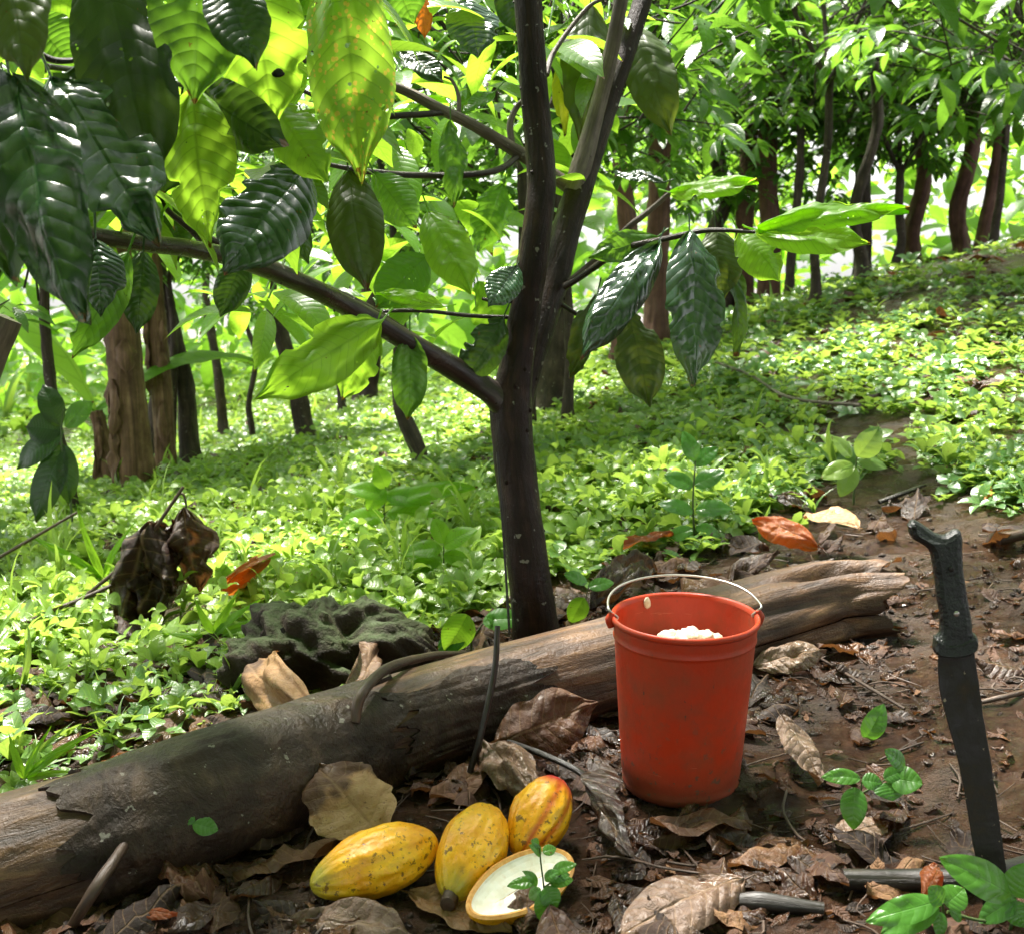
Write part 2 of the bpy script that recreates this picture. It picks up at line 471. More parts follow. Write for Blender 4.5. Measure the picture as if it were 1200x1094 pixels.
def ground_mat():
    n = NT("wet_forest_soil")
    pos = gen_pos(n)
    a = n.noise(pos, 2.1, 6, 0.6); b = n.noise(pos, 26.0, 6, 0.7); c = n.noise(pos, 130.0, 4, 0.7)
    f = n.math("ADD", n.math("MULTIPLY", a, 0.45), n.math("MULTIPLY", b, 0.55))
    col = n.ramp(f, [(0.33, (0.010, 0.005, 0.003)), (0.46, (0.034, 0.016, 0.009)), (0.58, (0.068, 0.034, 0.0195)), (0.70, (0.125, 0.068, 0.041))])
    col = n.mix(n.math("MULTIPLY", n.math("GREATER_THAN", c, 0.62), 0.6), col, (0.035, 0.02, 0.013))
    wet = n.ramp(n.noise(pos, 5.5, 5, 0.65), [(0.46, 0.10), (0.62, 0.55)])
    bm = n.bump(n.math("ADD", b, n.math("MULTIPLY", c, 0.6)), 1.0, 0.035)
    return n.done(n.pbsdf(col, wet, bm, 0.5))


M["ground"] = ground_mat()

# ---------------------------------------------------------------- the ground
def axis(lo, dl, dh, hi, step, grow):
    mid = list(np.arange(dl, dh, step)); l = []; r = []
    x = dl; s = step
    while x > lo: s *= grow; x -= s; l.append(x)
    x = mid[-1]; s = step
    while x < hi: s *= grow; x += s; r.append(x)
    return np.array(l[::-1] + mid + r)


gx = axis(-70, -1.6, 2.2, 70, 0.018, 1.07)
gy = axis(-6, 1.35, 4.2, 110, 0.018, 1.05)
XX, YY = np.meshgrid(gx, gy, indexing="ij")
ZZ = g(XX, YY)
mb = MB()
mb.add(np.stack([XX, YY, ZZ], -1).reshape(-1, 3), grid_faces(len(gx) - 1, len(gy) - 1), np.stack([XX, YY], -1).reshape(-1, 2))
ground = mb.build("ground", M["ground"])
tag(ground, kind="structure")

# ---------------------------------------------------------------- the fallen log
LOGPX = [(-150, 1068, .122), (-40, 1032, .120), (110, 985, .118), (260, 930, .114), (420, 872, .110), (560, 826, .107), (700, 785, .104), (830, 748, .106), (960, 712, .108), (1040, 704, .096)]
LOGC = np.array([G(x, y, r * 0.68) for x, y, r in LOGPX])
LOGR = np.array([r for _, _, r in LOGPX])


def log_surface(n=190, seg=72, t0=0.0, t1=1.0, th0=0.0, th1=2 * math.pi, off=0.0, rag=0.0):
    c = smooth_path(LOGC, 400)
    rr = np.interp(np.linspace(0, 1, 400), np.linspace(0, 1, len(LOGR)), LOGR)
    idx = np.linspace(t0, t1, n) * 399
    tg = np.gradient(c, axis=0); tg /= np.linalg.norm(tg, axis=1)[:, None]
    Zu = np.array([0, 0, 1.0])
    A = np.cross(tg, Zu); A /= np.linalg.norm(A, axis=1)[:, None]      # points towards the viewer's side
    B = np.cross(A, tg)
    th = np.linspace(th0, th1, seg)
    I, TH = np.meshgrid(idx, th, indexing="ij")
    if rag:
        e = (np.linspace(0, 1, n)[:, None] * np.ones(seg))
        jit = rag * 1.2 * fbm(TH * 3.4, np.ones_like(TH) * 3.3 + t0 * 9, 5)
        I = I + jit * 399 * (np.where(e < .5, 1 - 2 * e, 2 * e - 1)) ** 3
        th_j = 0.35 * fbm(I / 399 * 22, np.ones_like(I), 4)
        w = np.linspace(-1, 1, seg)[None, :]
        TH = TH + th_j * np.sign(w) * np.abs(w) ** 3
    I = np.clip(I, 0, 399)
    def at(a): return np.stack([np.interp(I, np.arange(400), a[:, k]) for k in range(3)], -1)
    C, AA, BB = at(c), at(A), at(B); r = np.interp(I, np.arange(400), rr)
    s = I / 399 * 2.9
    shape = 1 + 0.10 * fbm(np.cos(TH) * 1.1 + 5, s * 1.6 + np.sin(TH) * 1.1, 3)
    rot = sst(0.66, 0.9, I / 399)                                  # rotten, fibrous end
    furrow = fbm(TH * 3.2 + 1, s * 0.55, 4)
    r = r * shape + 0.012 * furrow * ((0.5 if off == 0 else .15) + 1.9 * rot) + 0.003 * fbm(TH * 16, s * 6, 3)
    hol = np.exp(-((TH - 1.5) / 0.33) ** 2) * sst(0.72, 0.83, I / 399)   # the gouge along its top
    r = r - 0.026 * hol * (1 + 1.6 * fbm(TH * 6, s * 5, 3))
    if off > 0:
        r = r + .0035 * fbm(TH * 9 + 4, s * 14, 4) - .010 * np.clip(.10 - np.abs(fbm(TH * 2.6 + 7, s * 3.1, 3)), 0, 1) * 4 * .25
    r = r + off
    V = C + r[..., None] * (np.cos(TH)[..., None] * AA + np.sin(TH)[..., None] * BB)
    U = np.stack([s, TH / (2 * math.pi)], -1)
    return V, U


V, U = log_surface()
n_, s_ = V.shape[:2]
LOGBVH = BVHTree.FromPolygons([Vector(p) for p in V.reshape(-1, 3)], grid_faces(n_ - 1, s_ - 1).tolist())


def log_depth(px, py):
    r = ray(px, py); h = LOGBVH.ray_cast(Vector(CAM), Vector(r).normalized())
    return float((np.array(h[0]) - CAM) @ FWD) if h[0] is not None else gdepth(px, py)


# splintered right end: each strip of fibres stops at its own length
endv = nrm(LOGC[-1] - LOGC[-2])
k = np.arange(n_)[:, None] / (n_ - 1)
th_ = np.linspace(0, 2 * math.pi, s_)
spl = 0.07 * (fbm(th_ * 2.6, th_ * 0 + 7, 4)) ; spl[-1] = spl[0]
V = V + (sst(0.80, 1.0, k) * spl[None, :])[..., None] * endv
log = thing("fallen_log", "long fallen log lying across the clearing behind the red bucket", "log", LOGC[4])
mb = MB()
mb.add(V.reshape(-1, 3), grid_faces(n_ - 1, s_ - 1), U.reshape(-1, 2))
cc = LOGC[-1] - endv * 0.05
ring = V[-1]; inner = cc + (ring - cc) * 0.5 - endv * (0.03 + 0.05 * RNG.random(s_))[:, None]
VV = np.vstack([ring, inner, cc[None] - endv * 0.05]); i_ = np.arange(s_ - 1)
mb.add(VV, np.stack([i_, i_ + 1, s_ + i_ + 1, s_ + i_], -1), np.zeros((len(VV), 2)))
mb.add(VV, np.stack([s_ + i_, s_ + i_ + 1, np.full(s_ - 1, 2 * s_)], -1), np.zeros((len(VV), 2)))
mb.build("wood", M["logWood"], log, LOGC[4])
for (t0, t1, a0, a1) in ((0.215, 0.47, -0.5, 2.8), (0.475, 0.60, -0.4, 1.25)):
    V, U = log_surface(90, 46, t0, t1, a0, a1, 0.007, 0.06)
    V2, _ = log_surface(90, 46, t0, t1, a0, a1, -0.004, 0.06)
    mb = MB()
    mb.add(V.reshape(-1, 3), grid_faces(89, 45), U.reshape(-1, 2))
    def border(A_): return np.vstack([A_[0, :], A_[1:, -1], A_[-1, -2::-1], A_[-2:0:-1, 0]])
    o_, i2 = border(V), border(V2); nb = len(o_); q = np.arange(nb)
    mb.add(np.vstack([o_, i2]), np.stack([q, (q + 1) % nb, nb + (q + 1) % nb, nb + q], -1), np.vstack([border(U)] * 2))
    b = mb.build("bark", M["logBark"], log, LOGC[4])
    b["label"] = "grey bark still clinging to the log"

# ---------------------------------------------------------------- red bucket
def lathe(mb, prof, seg=64, mi=0):
    pr = np.asarray(prof, float)
    th = np.linspace(0, 2 * math.pi, seg, endpoint=False)
    V = np.stack([pr[:, 0][:, None] * np.cos(th), pr[:, 0][:, None] * np.sin(th), np.repeat(pr[:, 1][:, None], seg, 1)], -1).reshape(-1, 3)
    U = np.stack([np.repeat(np.linspace(0, 1, len(pr))[:, None], seg, 1).ravel(), np.tile(th / (2 * math.pi), len(pr))], -1)
    mb.add(V, grid_faces(len(pr) - 1, seg, True)[:, ::-1], U, 0.5, mi)


def plastic_mat():
    n = NT("worn_red_plastic")
    pos = obj_vec(n)
    a = n.noise(pos, 9.0, 6, 0.7); b = n.noise(scaled(n, pos, 1, 1, .45), 55.0, 5, 0.7); c = n.noise(pos, 3.5, 3)
    col = n.mix(c, (0.37, 0.021, 0.005), (0.50, 0.040, 0.007))
    dirt = n.ramp(a, [(0.42, 0.0), (0.68, 0.65)])
    col = n.mix(dirt, col, (0.16, 0.05, 0.022))
    sm = n.math("MULTIPLY", n.math("GREATER_THAN", b, 0.67), n.ramp(a, [(0.40, 0.0), (0.55, 0.85)]))
    col = n.mix(sm, col, (0.05, 0.03, 0.022))
    sp = n.n("ShaderNodeSeparateXYZ"); n.l(pos, sp.inputs[0])
    mudf = n.math("MULTIPLY", n.ramp(n.math("ADD", sp.outputs[2], n.math("MULTIPLY", n.math("SUBTRACT", a, 0.5), 0.10)), [(0.0, 0.85), (0.07, 0.0)]), 0.8)
    col = n.mix(mudf, col, (0.09, 0.05, 0.032))
    spl = n.math("MULTIPLY", n.math("GREATER_THAN", n.noise(pos, 70.0, 3, .6), 0.63), n.ramp(sp.outputs[2], [(0.02, 0.9), (0.20, 0.0)]))
    col = n.mix(spl, col, (0.10, 0.06, 0.04))
    scr = n.math("MULTIPLY", n.math("GREATER_THAN", n.noise(scaled(n, pos, 14, 14, 160), 1.0, 4, .6), 0.69), n.ramp(c, [(.45, 0.0), (.6, .5)]))
    col = n.mix(scr, col, (0.62, 0.20, 0.12))
    bm = n.bump(n.math("ADD", b, n.math("MULTIPLY", a, 1.5)), 0.25, 0.003)
    rg = n.ramp(a, [(0.35, 0.36), (0.7, 0.62)])
    return n.done(n.pbsdf(col, rg, bm, 0.35))


BK = G(797, 914)
bd = float((BK - CAM) @ FWD)
BR = 86 * (bd - 0.03) / FPX
BH = 0.315
bz = float(g(BK[0], BK[1])) - 0.004
bucket = thing("bucket", "red orange plastic bucket with wire handle in front of the log", "bucket", (BK[0], BK[1], bz))
r0, r1 = BR * 0.79, BR * 0.962
def rb(z): return r0 + (r1 - r0) * (z / BH) ** 0.9
prof = [(0.001, 0.008), (r0 * .8, 0.008), (r0 * 0.90, 0.0), (r0 - 0.004, 0.0), (r0, 0.004), (r0 + .002, 0.016), (r0 + .0005, 0.02)]
prof += [(rb(z), z) for z in np.linspace(0.03, BH * 0.86, 12)]
prof += [(rb(BH * .872) + 0.0002, BH * 0.872), (rb(BH * .878) + 0.0022, BH * 0.878), (rb(BH * .884) + 0.0022, BH * 0.884), (rb(BH * .89) + .0008, BH * 0.89), (rb(BH * .92) + .001, BH * .92), (r1 - .0005, BH - 0.012)]
pin = [(r1 - 0.004, BH - 0.006)] + [(rb(z) - 0.0035, z) for z in np.linspace(BH * 0.97, 0.02, 12)] + [(r0 * .9, 0.0135), (0.001, 0.0135)]
mb = MB(); lathe(mb, prof); lathe(mb, pin)
PL = plastic_mat()
mb.build("body", PL, bucket)
mb = MB()
lathe(mb, [(r1 - .002, BH - .011), (BR - .0025, BH - .011), (BR - .0003, BH - .008), (BR, BH - .004), (BR - .0015, BH), (BR - .004, BH + .001), (r1 - .003, BH - .002), (r1 - .0045, BH - .008)])
mb.build("rim", PL, bucket)
wire = NT("steel_wire"); wire = wire.done(wire.pbsdf((0.42, 0.40, 0.37), 0.35, None, 0.5, Metallic=0.9))
va = R(3)
ux = np.array([math.cos(va), math.sin(va), 0]); bk_ = np.array([-math.sin(va), math.cos(va), 0])
for s in (-1, 1):
    mb = MB()
    e = ux * s
    c = e * (BR - 0.0005)
    tube(mb, [c + (0, 0, BH - 0.020), c + e * .003 + (0, 0, BH - 0.006), c - e * .002 + (0, 0, BH + 0.006)], [.006, .008, .005], 7, 10)
    mb.build("ear", PL, bucket)
phi = R(81)
pts = []
for a in np.linspace(0, math.pi, 21):
    rx = (BR + 0.004) * math.cos(a)
    hh = (BR * 1.0) * (math.sin(a) ** 0.85)
    pts.append(ux * rx + bk_ * hh * math.sin(phi) + np.array([0, 0, BH + .012 + hh * math.cos(phi)]))
for s, ins in ((1, 0), (-1, 1)):
    e = ux * s
    hook = [e * (BR - .004) + (0, 0, BH + .004), e * (BR - .012) + (0, 0, BH - .004), e * (BR + .004) + (0, 0, BH - .004)]
    pts = (hook[::-1] if ins == 0 else []) + pts + (hook if ins else [])
mb = MB(); tube(mb, pts, [0.0021, 0.0021], 90, 8)
mb.build("handle", wire, bucket)


def bean_mat():
    n = NT("white_pulp"); pos = gen_pos(n)
    a = n.noise(pos, 60, 4)
    col = n.ramp(a, [(0.35, (0.62, 0.50, 0.34)), (0.6, (0.82, 0.76, 0.62))])
    return n.done(n.pbsdf(col, 0.28, n.bump(a, 0.4, 0.003), 0.5, Subsurface_Weight=0.0))


M["bean"] = bean_mat()


def blob(mb, c, ax, seed=0.0, n=14, lump=0.12):
    th, ph = np.meshgrid(np.linspace(0, 2 * math.pi, n * 2, endpoint=False), np.linspace(0, math.pi, n + 1), indexing="xy")
    d = np.stack([np.sin(ph) * np.cos(th), np.sin(ph) * np.sin(th), np.cos(ph)], -1)
    r = 1 + lump * fbm(d[..., 0] * 1.7 + seed * 3.1, d[..., 1] * 1.7 + d[..., 2] * 1.3 + seed, 3)
    V = (d * r[..., None]) @ np.asarray(ax) + c
    mb.add(V.reshape(-1, 3), grid_faces(n, n * 2, True), None, 0.5)


def rotm(z, x=0.0, y=0.0):
    from mathutils import Euler
    return np.array(Euler((x, y, z)).to_matrix())


wtop = np.array([BK[0], BK[1], bz])
beans = [(-.045, .012, .235), (-.022, .03, .243), (-.018, -.015, .236), (.006, .02, .240), (.02, .045, .240), (.038, .02, .246), (.056, .028, .236), (-.05, .05, .226),
         (.0, .06, .232), (.05, .06, .23), (-.03, .07, .224), (.02, -.02, .228), (.07, .0, .222), (-.07, .0, .222), (0.0, -.05, .222), (.045, -.045, .22), (-.045, -.045, .22)]
for i, (x, y, z) in enumerate(beans):
    z += .004 + (.010 if i < 7 else 0)
    mb = MB(); A = np.diag([0.024, 0.017, 0.014]) @ rotm(random.uniform(0, 6), random.uniform(-.6, .6), random.uniform(-.5, .5)).T
    c = np.array([x, y, z + 0.005]); blob(mb, wtop + c, A, i, 9, 0.55)
    b = mb.build("cacao_bean", M["bean"], None, wtop + c)
    tag(b, "white pulp covered cacao bean heaped inside the red bucket", "bean", "cacao beans in the bucket")
    if i == 0: BE0 = b
# pulp heap below carries the beans
mb = MB(); blob(mb, np.array([0, 0, 0.175]), np.diag([rb(.17) - 0.007, rb(.17) - 0.007, 0.07]), 3.3, 22, 0.12)
mb.V[0] += wtop
pb = mb.build("cacao_pulp", M["bean"], None, wtop)
tag(pb, "mass of white cacao pulp filling the red bucket below its rim", "pulp")
mb = MB(); c = wtop + np.array([-0.055, BR * 0.79, BH - .012]); blob(mb, c, np.diag([.007, .005, .011]), 5.1, 8, 0.3)
tag(mb.build("cacao_bean", M["bean"], None, c), "single white bean stuck inside the bucket's rim", "bean")

# ---------------------------------------------------------------- cacao pods
def pod_mat(name, red=0.0, green=0.0):
    n = NT(name)
    pos = obj_vec(n)
    uv = n.n("ShaderNodeUVMap", uv_map="UVMap").outputs[0]
    sp = n.n("ShaderNodeSeparateXYZ"); n.l(uv, sp.inputs[0])
    a = n.noise(pos, 18, 5, 0.6); b = n.noise(pos, 70, 5, 0.7)
    col = n.ramp(a, [(0.3, (0.74, 0.28, 0.006)), (0.5, (0.86, 0.41, 0.008)), (0.7, (0.90, 0.54, 0.02))])
    gm = n.ramp(n.math("ADD", sp.outputs[0], n.math("MULTIPLY", n.math("SUBTRACT", a, .5), 0.35)), [(0.02, 0.85 * max(green, .25)), (0.22, 0.0)])
    col = n.mix(gm, col, (0.30, 0.30, 0.02))
    if red:
        rm = n.ramp(n.math("ADD", sp.outputs[0], n.math("MULTIPLY", n.math("SUBTRACT", a, .5), 0.25)), [(0.72, 0.0), (0.90, 1.0)])
        col = n.mix(rm, col, (0.42, 0.02, 0.02))
        # red runs down the furrows of one flank
        fl = n.math("MULTIPLY", n.math("POWER", n.math("ABSOLUTE", n.math("SINE", n.math("MULTIPLY", sp.outputs[1], math.pi * 10))), 4.0), n.ramp(sp.outputs[1], [(0.25, 0.0), (0.30, 0.8), (0.5, 0.7), (0.58, 0.0)]))
        col = n.mix(fl, col, (0.50, 0.05, 0.01))
    sm = n.math("GREATER_THAN", n.noise(pos, 120, 4, 0.7), 0.605)
    sm2 = n.math("GREATER_THAN", n.noise(pos, 40, 4, 0.65), 0.645)
    patch = n.ramp(n.noise(pos, 13, 2), [(0.42, 0.15), (0.58, 1.0)])
    col = n.mix(n.math("MULTIPLY", sm, n.math("MULTIPLY", patch, 0.85)), col, (0.07, 0.03, 0.01))
    col = n.mix(n.math("MULTIPLY", sm2, 0.8), col, (0.12, 0.05, 0.012))
    bm = n.bump(n.math("ADD", b, n.math("MULTIPLY", a, 2.0)), 0.35, 0.006)
    rg = n.ramp(b, [(0.35, 0.26), (0.65, 0.45)])
    return n.done(n.pbsdf(col, rg, bm, 0.55))


def pod_axes(a, b, up=(0, 0, 1)):
    X = nrm(b - a); Y = nrm(np.cross(up, X)); Z = np.cross(X, Y); return X, Y, Z


def pod_profile(t, blunt=0.82):
    q = np.abs(2 * t - 1)
    return np.sqrt(np.clip(1 - q ** 2.35, 0, 1)) * (0.80 + 0.20 * sst(0, .5, t)) * (.94 + .06 * sst(1.0, .6, t))


def pod(mb, a, b, r, roll=0.0, seed=0.0, t_to=1.0):
    X, Y, Z = pod_axes(a, b)
    L = np.linalg.norm(b - a)
    t = (1 - np.cos(np.linspace(0, math.pi, 61))) / 2
    th = np.linspace(0, 2 * math.pi, 121)
    T, TH = np.meshgrid(t, th, indexing="ij")
    rr = r * np.maximum(pod_profile(T), 0.0)
    rid = 0.030 * np.cos(10 * (TH + roll)) + 0.018 * np.cos(5 * (TH + roll))
    rr = rr * (1 + rid * (0.6 + 0.8 * np.abs(T - .5))) + r * 0.075 * fbm(TH * 5 + seed, T * 9 + seed, 3) * np.sin(math.pi * T)
    V = a + X * (T * L)[..., None] + rr[..., None] * (np.cos(TH)[..., None] * Y + np.sin(TH)[..., None] * Z)
    mb.add(V.reshape(-1, 3), grid_faces(60, 120), np.stack([T.ravel(), (TH / (2 * math.pi)).ravel()], -1))


PODM = pod_mat("ripe_pod_skin", 0, 1.0); PODR = pod_mat("ripe_pod_skin_red", 1.0, .3)
def podpt(px, py, h): return G(px, py, h)
pa = (podpt(364, 1039, .036), podpt(512, 984, .060))
c = (pa[0] + pa[1]) / 2
t = thing("cacao_pod", "yellow cacao pod lying lengthwise leftmost of the pods", "cacao pod", c, "ripe cacao pods on the leaf litter")
mb = MB(); pod(mb, pa[0], pa[1], 0.0525, 0.3, 1.0); mb.build("husk", PODM, t, c)
pb_ = (podpt(527, 1052, .030), podpt(576, 948, .085)); c = (pb_[0] + pb_[1]) / 2
t = thing("cacao_pod", "spotted yellow cacao pod with stem stub facing the viewer", "cacao pod", c, "ripe cacao pods on the leaf litter")
mb = MB(); pod(mb, pb_[0], pb_[1], 0.0535, 0.1, 2.0); mb.build("husk", PODM, t, c)
X = nrm(pb_[1] - pb_[0]); mb = MB()
tube(mb, [pb_[0] + X * .012, pb_[0] - X * .006, pb_[0] - X * 0.016 + (0.002, 0, .003)], [.014, .0125, .0115], 12, 16, 0.15)
mb.build("stalk", M["stick"], t, c)
pc = (podpt(607, 1003, .045), podpt(655, 914, .100)); c = (pc[0] + pc[1]) / 2
t = thing("cacao_pod", "orange yellow cacao pod with red tip and furrowed side", "cacao pod", c, "ripe cacao pods on the leaf litter")
mb = MB(); pod(mb, pc[0], pc[1], 0.049, 0.0, 3.0); mb.build("husk", PODR, t, c)
X = nrm(pc[1] - pc[0]); mb = MB(); tube(mb, [pc[1] - X * .006, pc[1] + X * .003], [.0075, .006], 6, 12, 0.2)
mb.build("stalk", M["stick"], t, c)

# the opened half, its white hollow turned to the viewer
ha, hb = podpt(549, 1070, .035), podpt(668, 1001, .045)
c = (ha + hb) / 2
half = thing("cacao_pod_half", "opened half cacao pod showing its white hollow inside", "cacao pod", c, None)
X = nrm(hb - ha); Zf = nrm(np.array([-0.32, -0.55, 0.80])); Zf = nrm(Zf - X * (Zf @ X)); Yf = np.cross(Zf, X)
L = np.linalg.norm(hb - ha); Rh = 0.051
t_ = (1 - np.cos(np.linspace(0, math.pi, 51))) / 2
th_ = np.linspace(math.pi, 2 * math.pi, 61)
T, TH = np.meshgrid(t_, th_, indexing="ij")
rr = Rh * pod_profile(T) * (1 + 0.04 * np.cos(10 * TH)) + .0015 * fbm(TH * 5, T * 9, 3)
Vo = ha + X * (T * L)[..., None] + rr[..., None] * (np.cos(TH)[..., None] * Yf + np.sin(TH)[..., None] * Zf)
mb = MB(); mb.add(Vo.reshape(-1, 3), grid_faces(50, 60), np.stack([T.ravel() * 0.5 + .3, (TH / (2 * math.pi)).ravel()], -1))
mb.build("husk", PODM, half, c)


def rindm():
    n = NT("cut_pod_rind"); pos = gen_pos(n); a = n.noise(pos, 120, 3)
    return n.done(n.pbsdf(n.ramp(a, [(0.3, (0.62, 0.26, 0.06)), (0.7, (0.80, 0.46, 0.16))]), 0.45, n.bump(a, 0.3, 0.002), 0.4))


def fleshm():
    n = NT("white_pod_flesh"); pos = gen_pos(n); a = n.noise(pos, 45, 4)
    sk = n.noise(scaled(n, obj_vec(n), 90, 90, 20), 1.0, 3)
    col = n.ramp(a, [(0.35, (0.84, 0.76, 0.62)), (0.6, (0.92, 0.88, 0.80))])
    col = n.mix(n.ramp(sk, [(0.60, 0.0), (0.72, 0.45)]), col, (0.62, 0.42, 0.24))
    return n.done(n.pbsdf(col, 0.35, n.bump(a, 0.3, 0.003), 0.4))


def edge_ring(k, dz):
    """outline of the cut, k of the pod's half-width, dz above the cut plane"""
    tt = np.concatenate([t_, t_[-2:0:-1]])
    sg = np.concatenate([np.ones(51), -np.ones(49)])
    tk = 0.5 + (tt - 0.5) * (0.5 + 0.5 * k)
    return ha + X * (tk * L)[:, None] + (Rh * 1.04 * k * pod_profile(tt) * sg)[:, None] * Yf + Zf * dz


o1, o2, o3 = edge_ring(1.0, 0.0005), edge_ring(0.91, 0.004), edge_ring(0.81, 0.001)
mb = MB(); q = np.arange(100)
for A_, B_ in ((o1, o2), (o2, o3)):
    mb.add(np.vstack([A_, B_]), np.stack([q, (q + 1) % 100, 100 + (q + 1) % 100, 100 + q], -1))
mb.build("rind", rindm(), half, c)
mb = MB(); prev = o3
for k, dz in ((0.77, -.002), (0.66, -.005), (0.48, -.008), (0.24, -.010), (0.01, -.0105)):
    cur = edge_ring(k, dz); cur = cur + Zf * (.0022 * fbm(cur[:, 0] * 90, cur[:, 1] * 90, 3))[:, None]
    mb.add(np.vstack([prev, cur]), np.stack([q, (q + 1) % 100, 100 + (q + 1) % 100, 100 + q], -1)); prev = cur
mb.build("flesh", fleshm(), half, c)

# ---------------------------------------------------------------- machete standing in the soil
def slab(mb, outline, thick, dirn, bev, rounds=2):
    """a flat outline given real thickness, its edges rounded"""
    O = np.asarray(outline); nn = len(O)
    ctr = O.mean(0)
    layers = []
    ks = [(-.5, 1), (-.38, 0.4), (-.2, 0.08), (0, 0), (.2, 0.08), (.38, .4), (.5, 1)]
    e = np.roll(O, -1, 0) - np.roll(O, 1, 0); inn = np.cross(dirn, e); inn /= np.linalg.norm(inn, axis=1)[:, None] + 1e-9
    if ((ctr - O) * inn).sum() < 0: inn = -inn
    for k, b in ks: layers.append(O + dirn * (k * thick) + inn * (bev * b))
    q = np.arange(nn)
    for A_, B_ in zip(layers[:-1], layers[1:]):
        mb.add(np.vstack([A_, B_]), np.stack([q, (q + 1) % nn, nn + (q + 1) % nn, nn + q], -1))
    from mathutils.geometry import tessellate_polygon
    for A_ in (layers[0], layers[-1]):
        tri = tessellate_polygon([[Vector(p) for p in A_]])
        mb.add(A_, np.array([list(x) for x in tri]))


MB_ = G(1170, 1066)
md = float((MB_ - CAM) @ FWD)
mach = thing("machete", "black handled machete stuck upright in the mud, blade down", "machete", MB_)


def mpt(x, y):
    up = (1066 - y) / 450.0
    return P(x, y, md + 0.0 - 0.02 * up)


def blade_mat():
    n = NT("blackened_blade"); pos = gen_pos(n)
    a = n.noise(pos, 22, 6, 0.7); b = n.noise(pos, 120, 4)
    col = n.ramp(a, [(0.35, (0.004, 0.003, 0.0028)), (0.55, (0.011, 0.008, 0.0065)), (0.72, (0.035, 0.021, 0.013))])
    col = n.mix(n.math("MULTIPLY", n.math("GREATER_THAN", n.noise(pos, 75, 4, .7), 0.68), .8), col, (0.32, 0.25, 0.18))
    return n.done(n.pbsdf(col, n.ramp(a, [(0.4, 0.42), (0.65, 0.8)]), n.bump(b, 0.4, 0.002), 0.4))


def grip_mat():
    n = NT("black_grip"); pos = gen_pos(n)
    a = n.noise(pos, 30, 5, 0.7); b = n.noise(pos, 160, 3)
    col = n.ramp(a, [(0.4, (0.005, 0.006, 0.0065)), (0.7, (0.017, 0.020, 0.021))])
    col = n.mix(n.math("MULTIPLY", n.math("GREATER_THAN", n.noise(pos, 75, 3), 0.72), .6), col, (0.16, 0.15, 0.13))
    return n.done(n.pbsdf(col, n.ramp(a, [(0.3, 0.28), (0.7, 0.5)]), n.bump(n.math("ADD", b, n.math("MULTIPLY", a, 2.0)), 0.6, 0.004), 0.35))


dirn = nrm(np.array([0.1, 1, 0.0]))
bl = [(1099, 756), (1100, 800), (1108, 838), (1120, 880), (1130, 930), (1140, 990), (1150, 1045), (1156, 1100), (1178, 1104), (1188, 1090), (1184, 1050), (1177, 1000), (1168, 940), (1160, 885), (1153, 845), (1147, 800), (1141, 756)]
bo = smooth_path([mpt(*p) for p in bl], 150); q_ = np.arange(150)
bo = bo + RGT * (.0011 * fbm(q_ * .31, q_ * .17 + 4, 3))[:, None]
mb = MB(); slab(mb, bo, 0.0035, dirn, 0.0012)
mb.build("blade", blade_mat(), mach, MB_, smooth=False)
hd = [(1064, 615), (1068, 609), (1076, 610), (1086, 617), (1094, 623), (1106, 626), (1117, 620), (1124, 621), (1126, 630), (1128, 660), (1132, 690), (1137, 722), (1140, 745), (1141, 764), (1120, 769), (1098, 766), (1096, 748), (1100, 738), (1101, 722), (1096, 690), (1092, 660), (1089, 646), (1082, 638), (1070, 631), (1065, 623)]
hp = smooth_path([mpt(*p) for p in hd + hd[:1]], 160)[:-1]
q_ = np.arange(len(hp)); hp = hp + RGT * (.0028 * fbm(q_ * .16, q_ * .1 + 9, 3))[:, None]
mb = MB(); slab(mb, hp, 0.026, dirn, 0.009)
gm_ = grip_mat()
mb.build("handle", gm_, mach, MB_)
for (x, y) in ((1112, 663), (1118, 715)):  # the upper one is a dark blob standing in for the grip's shaded hole
    mb = MB(); p = mpt(x, y) - dirn * 0.0138
    blob(mb, p, np.diag([.0042, .002, .0042]), 0, 8, 0)
    mb.build("rivet_and_hole", wire if y > 700 else blade_mat(), mach, MB_)
mb = MB()
bol = [mpt(1095, 745), mpt(1119, 750), mpt(1142, 742), mpt(1143, 760), mpt(1119, 768), mpt(1095, 764)]
slab(mb, smooth_path(bol + bol[:1], 40)[:-1], 0.030, dirn, 0.004); mb.build("collar", gm_, mach, MB_)

# ---------------------------------------------------------------- mossy stone
def rock_mat():
    n = NT("mossy_stone"); pos = gen_pos(n)
    a = n.noise(pos, 9, 6, 0.65); b = n.noise(pos, 60, 5, 0.7)
    col = n.ramp(a, [(0.3, (0.010, 0.006, 0.004)), (0.55, (0.034, 0.021, 0.012)), (0.75, (0.085, 0.055, 0.032))])
    ge = n.n("ShaderNodeNewGeometry"); sp = n.n("ShaderNodeSeparateXYZ"); n.l(ge.outputs["Normal"], sp.inputs[0])
    ms = n.math("MULTIPLY", n.ramp(n.math("ADD", sp.outputs[2], n.math("SUBTRACT", a, 0.5)), [(0.40, 0.0), (0.85, 0.85)]), n.ramp(b, [(0.3, 0.5), (0.6, 1.0)]))
    col = n.mix(ms, col, (0.030, 0.055, 0.010))
    return n.done(n.pbsdf(col, 0.75, n.bump(n.math("ADD", a, n.math("MULTIPLY", b, .5)), 1.0, 0.02), 0.35))


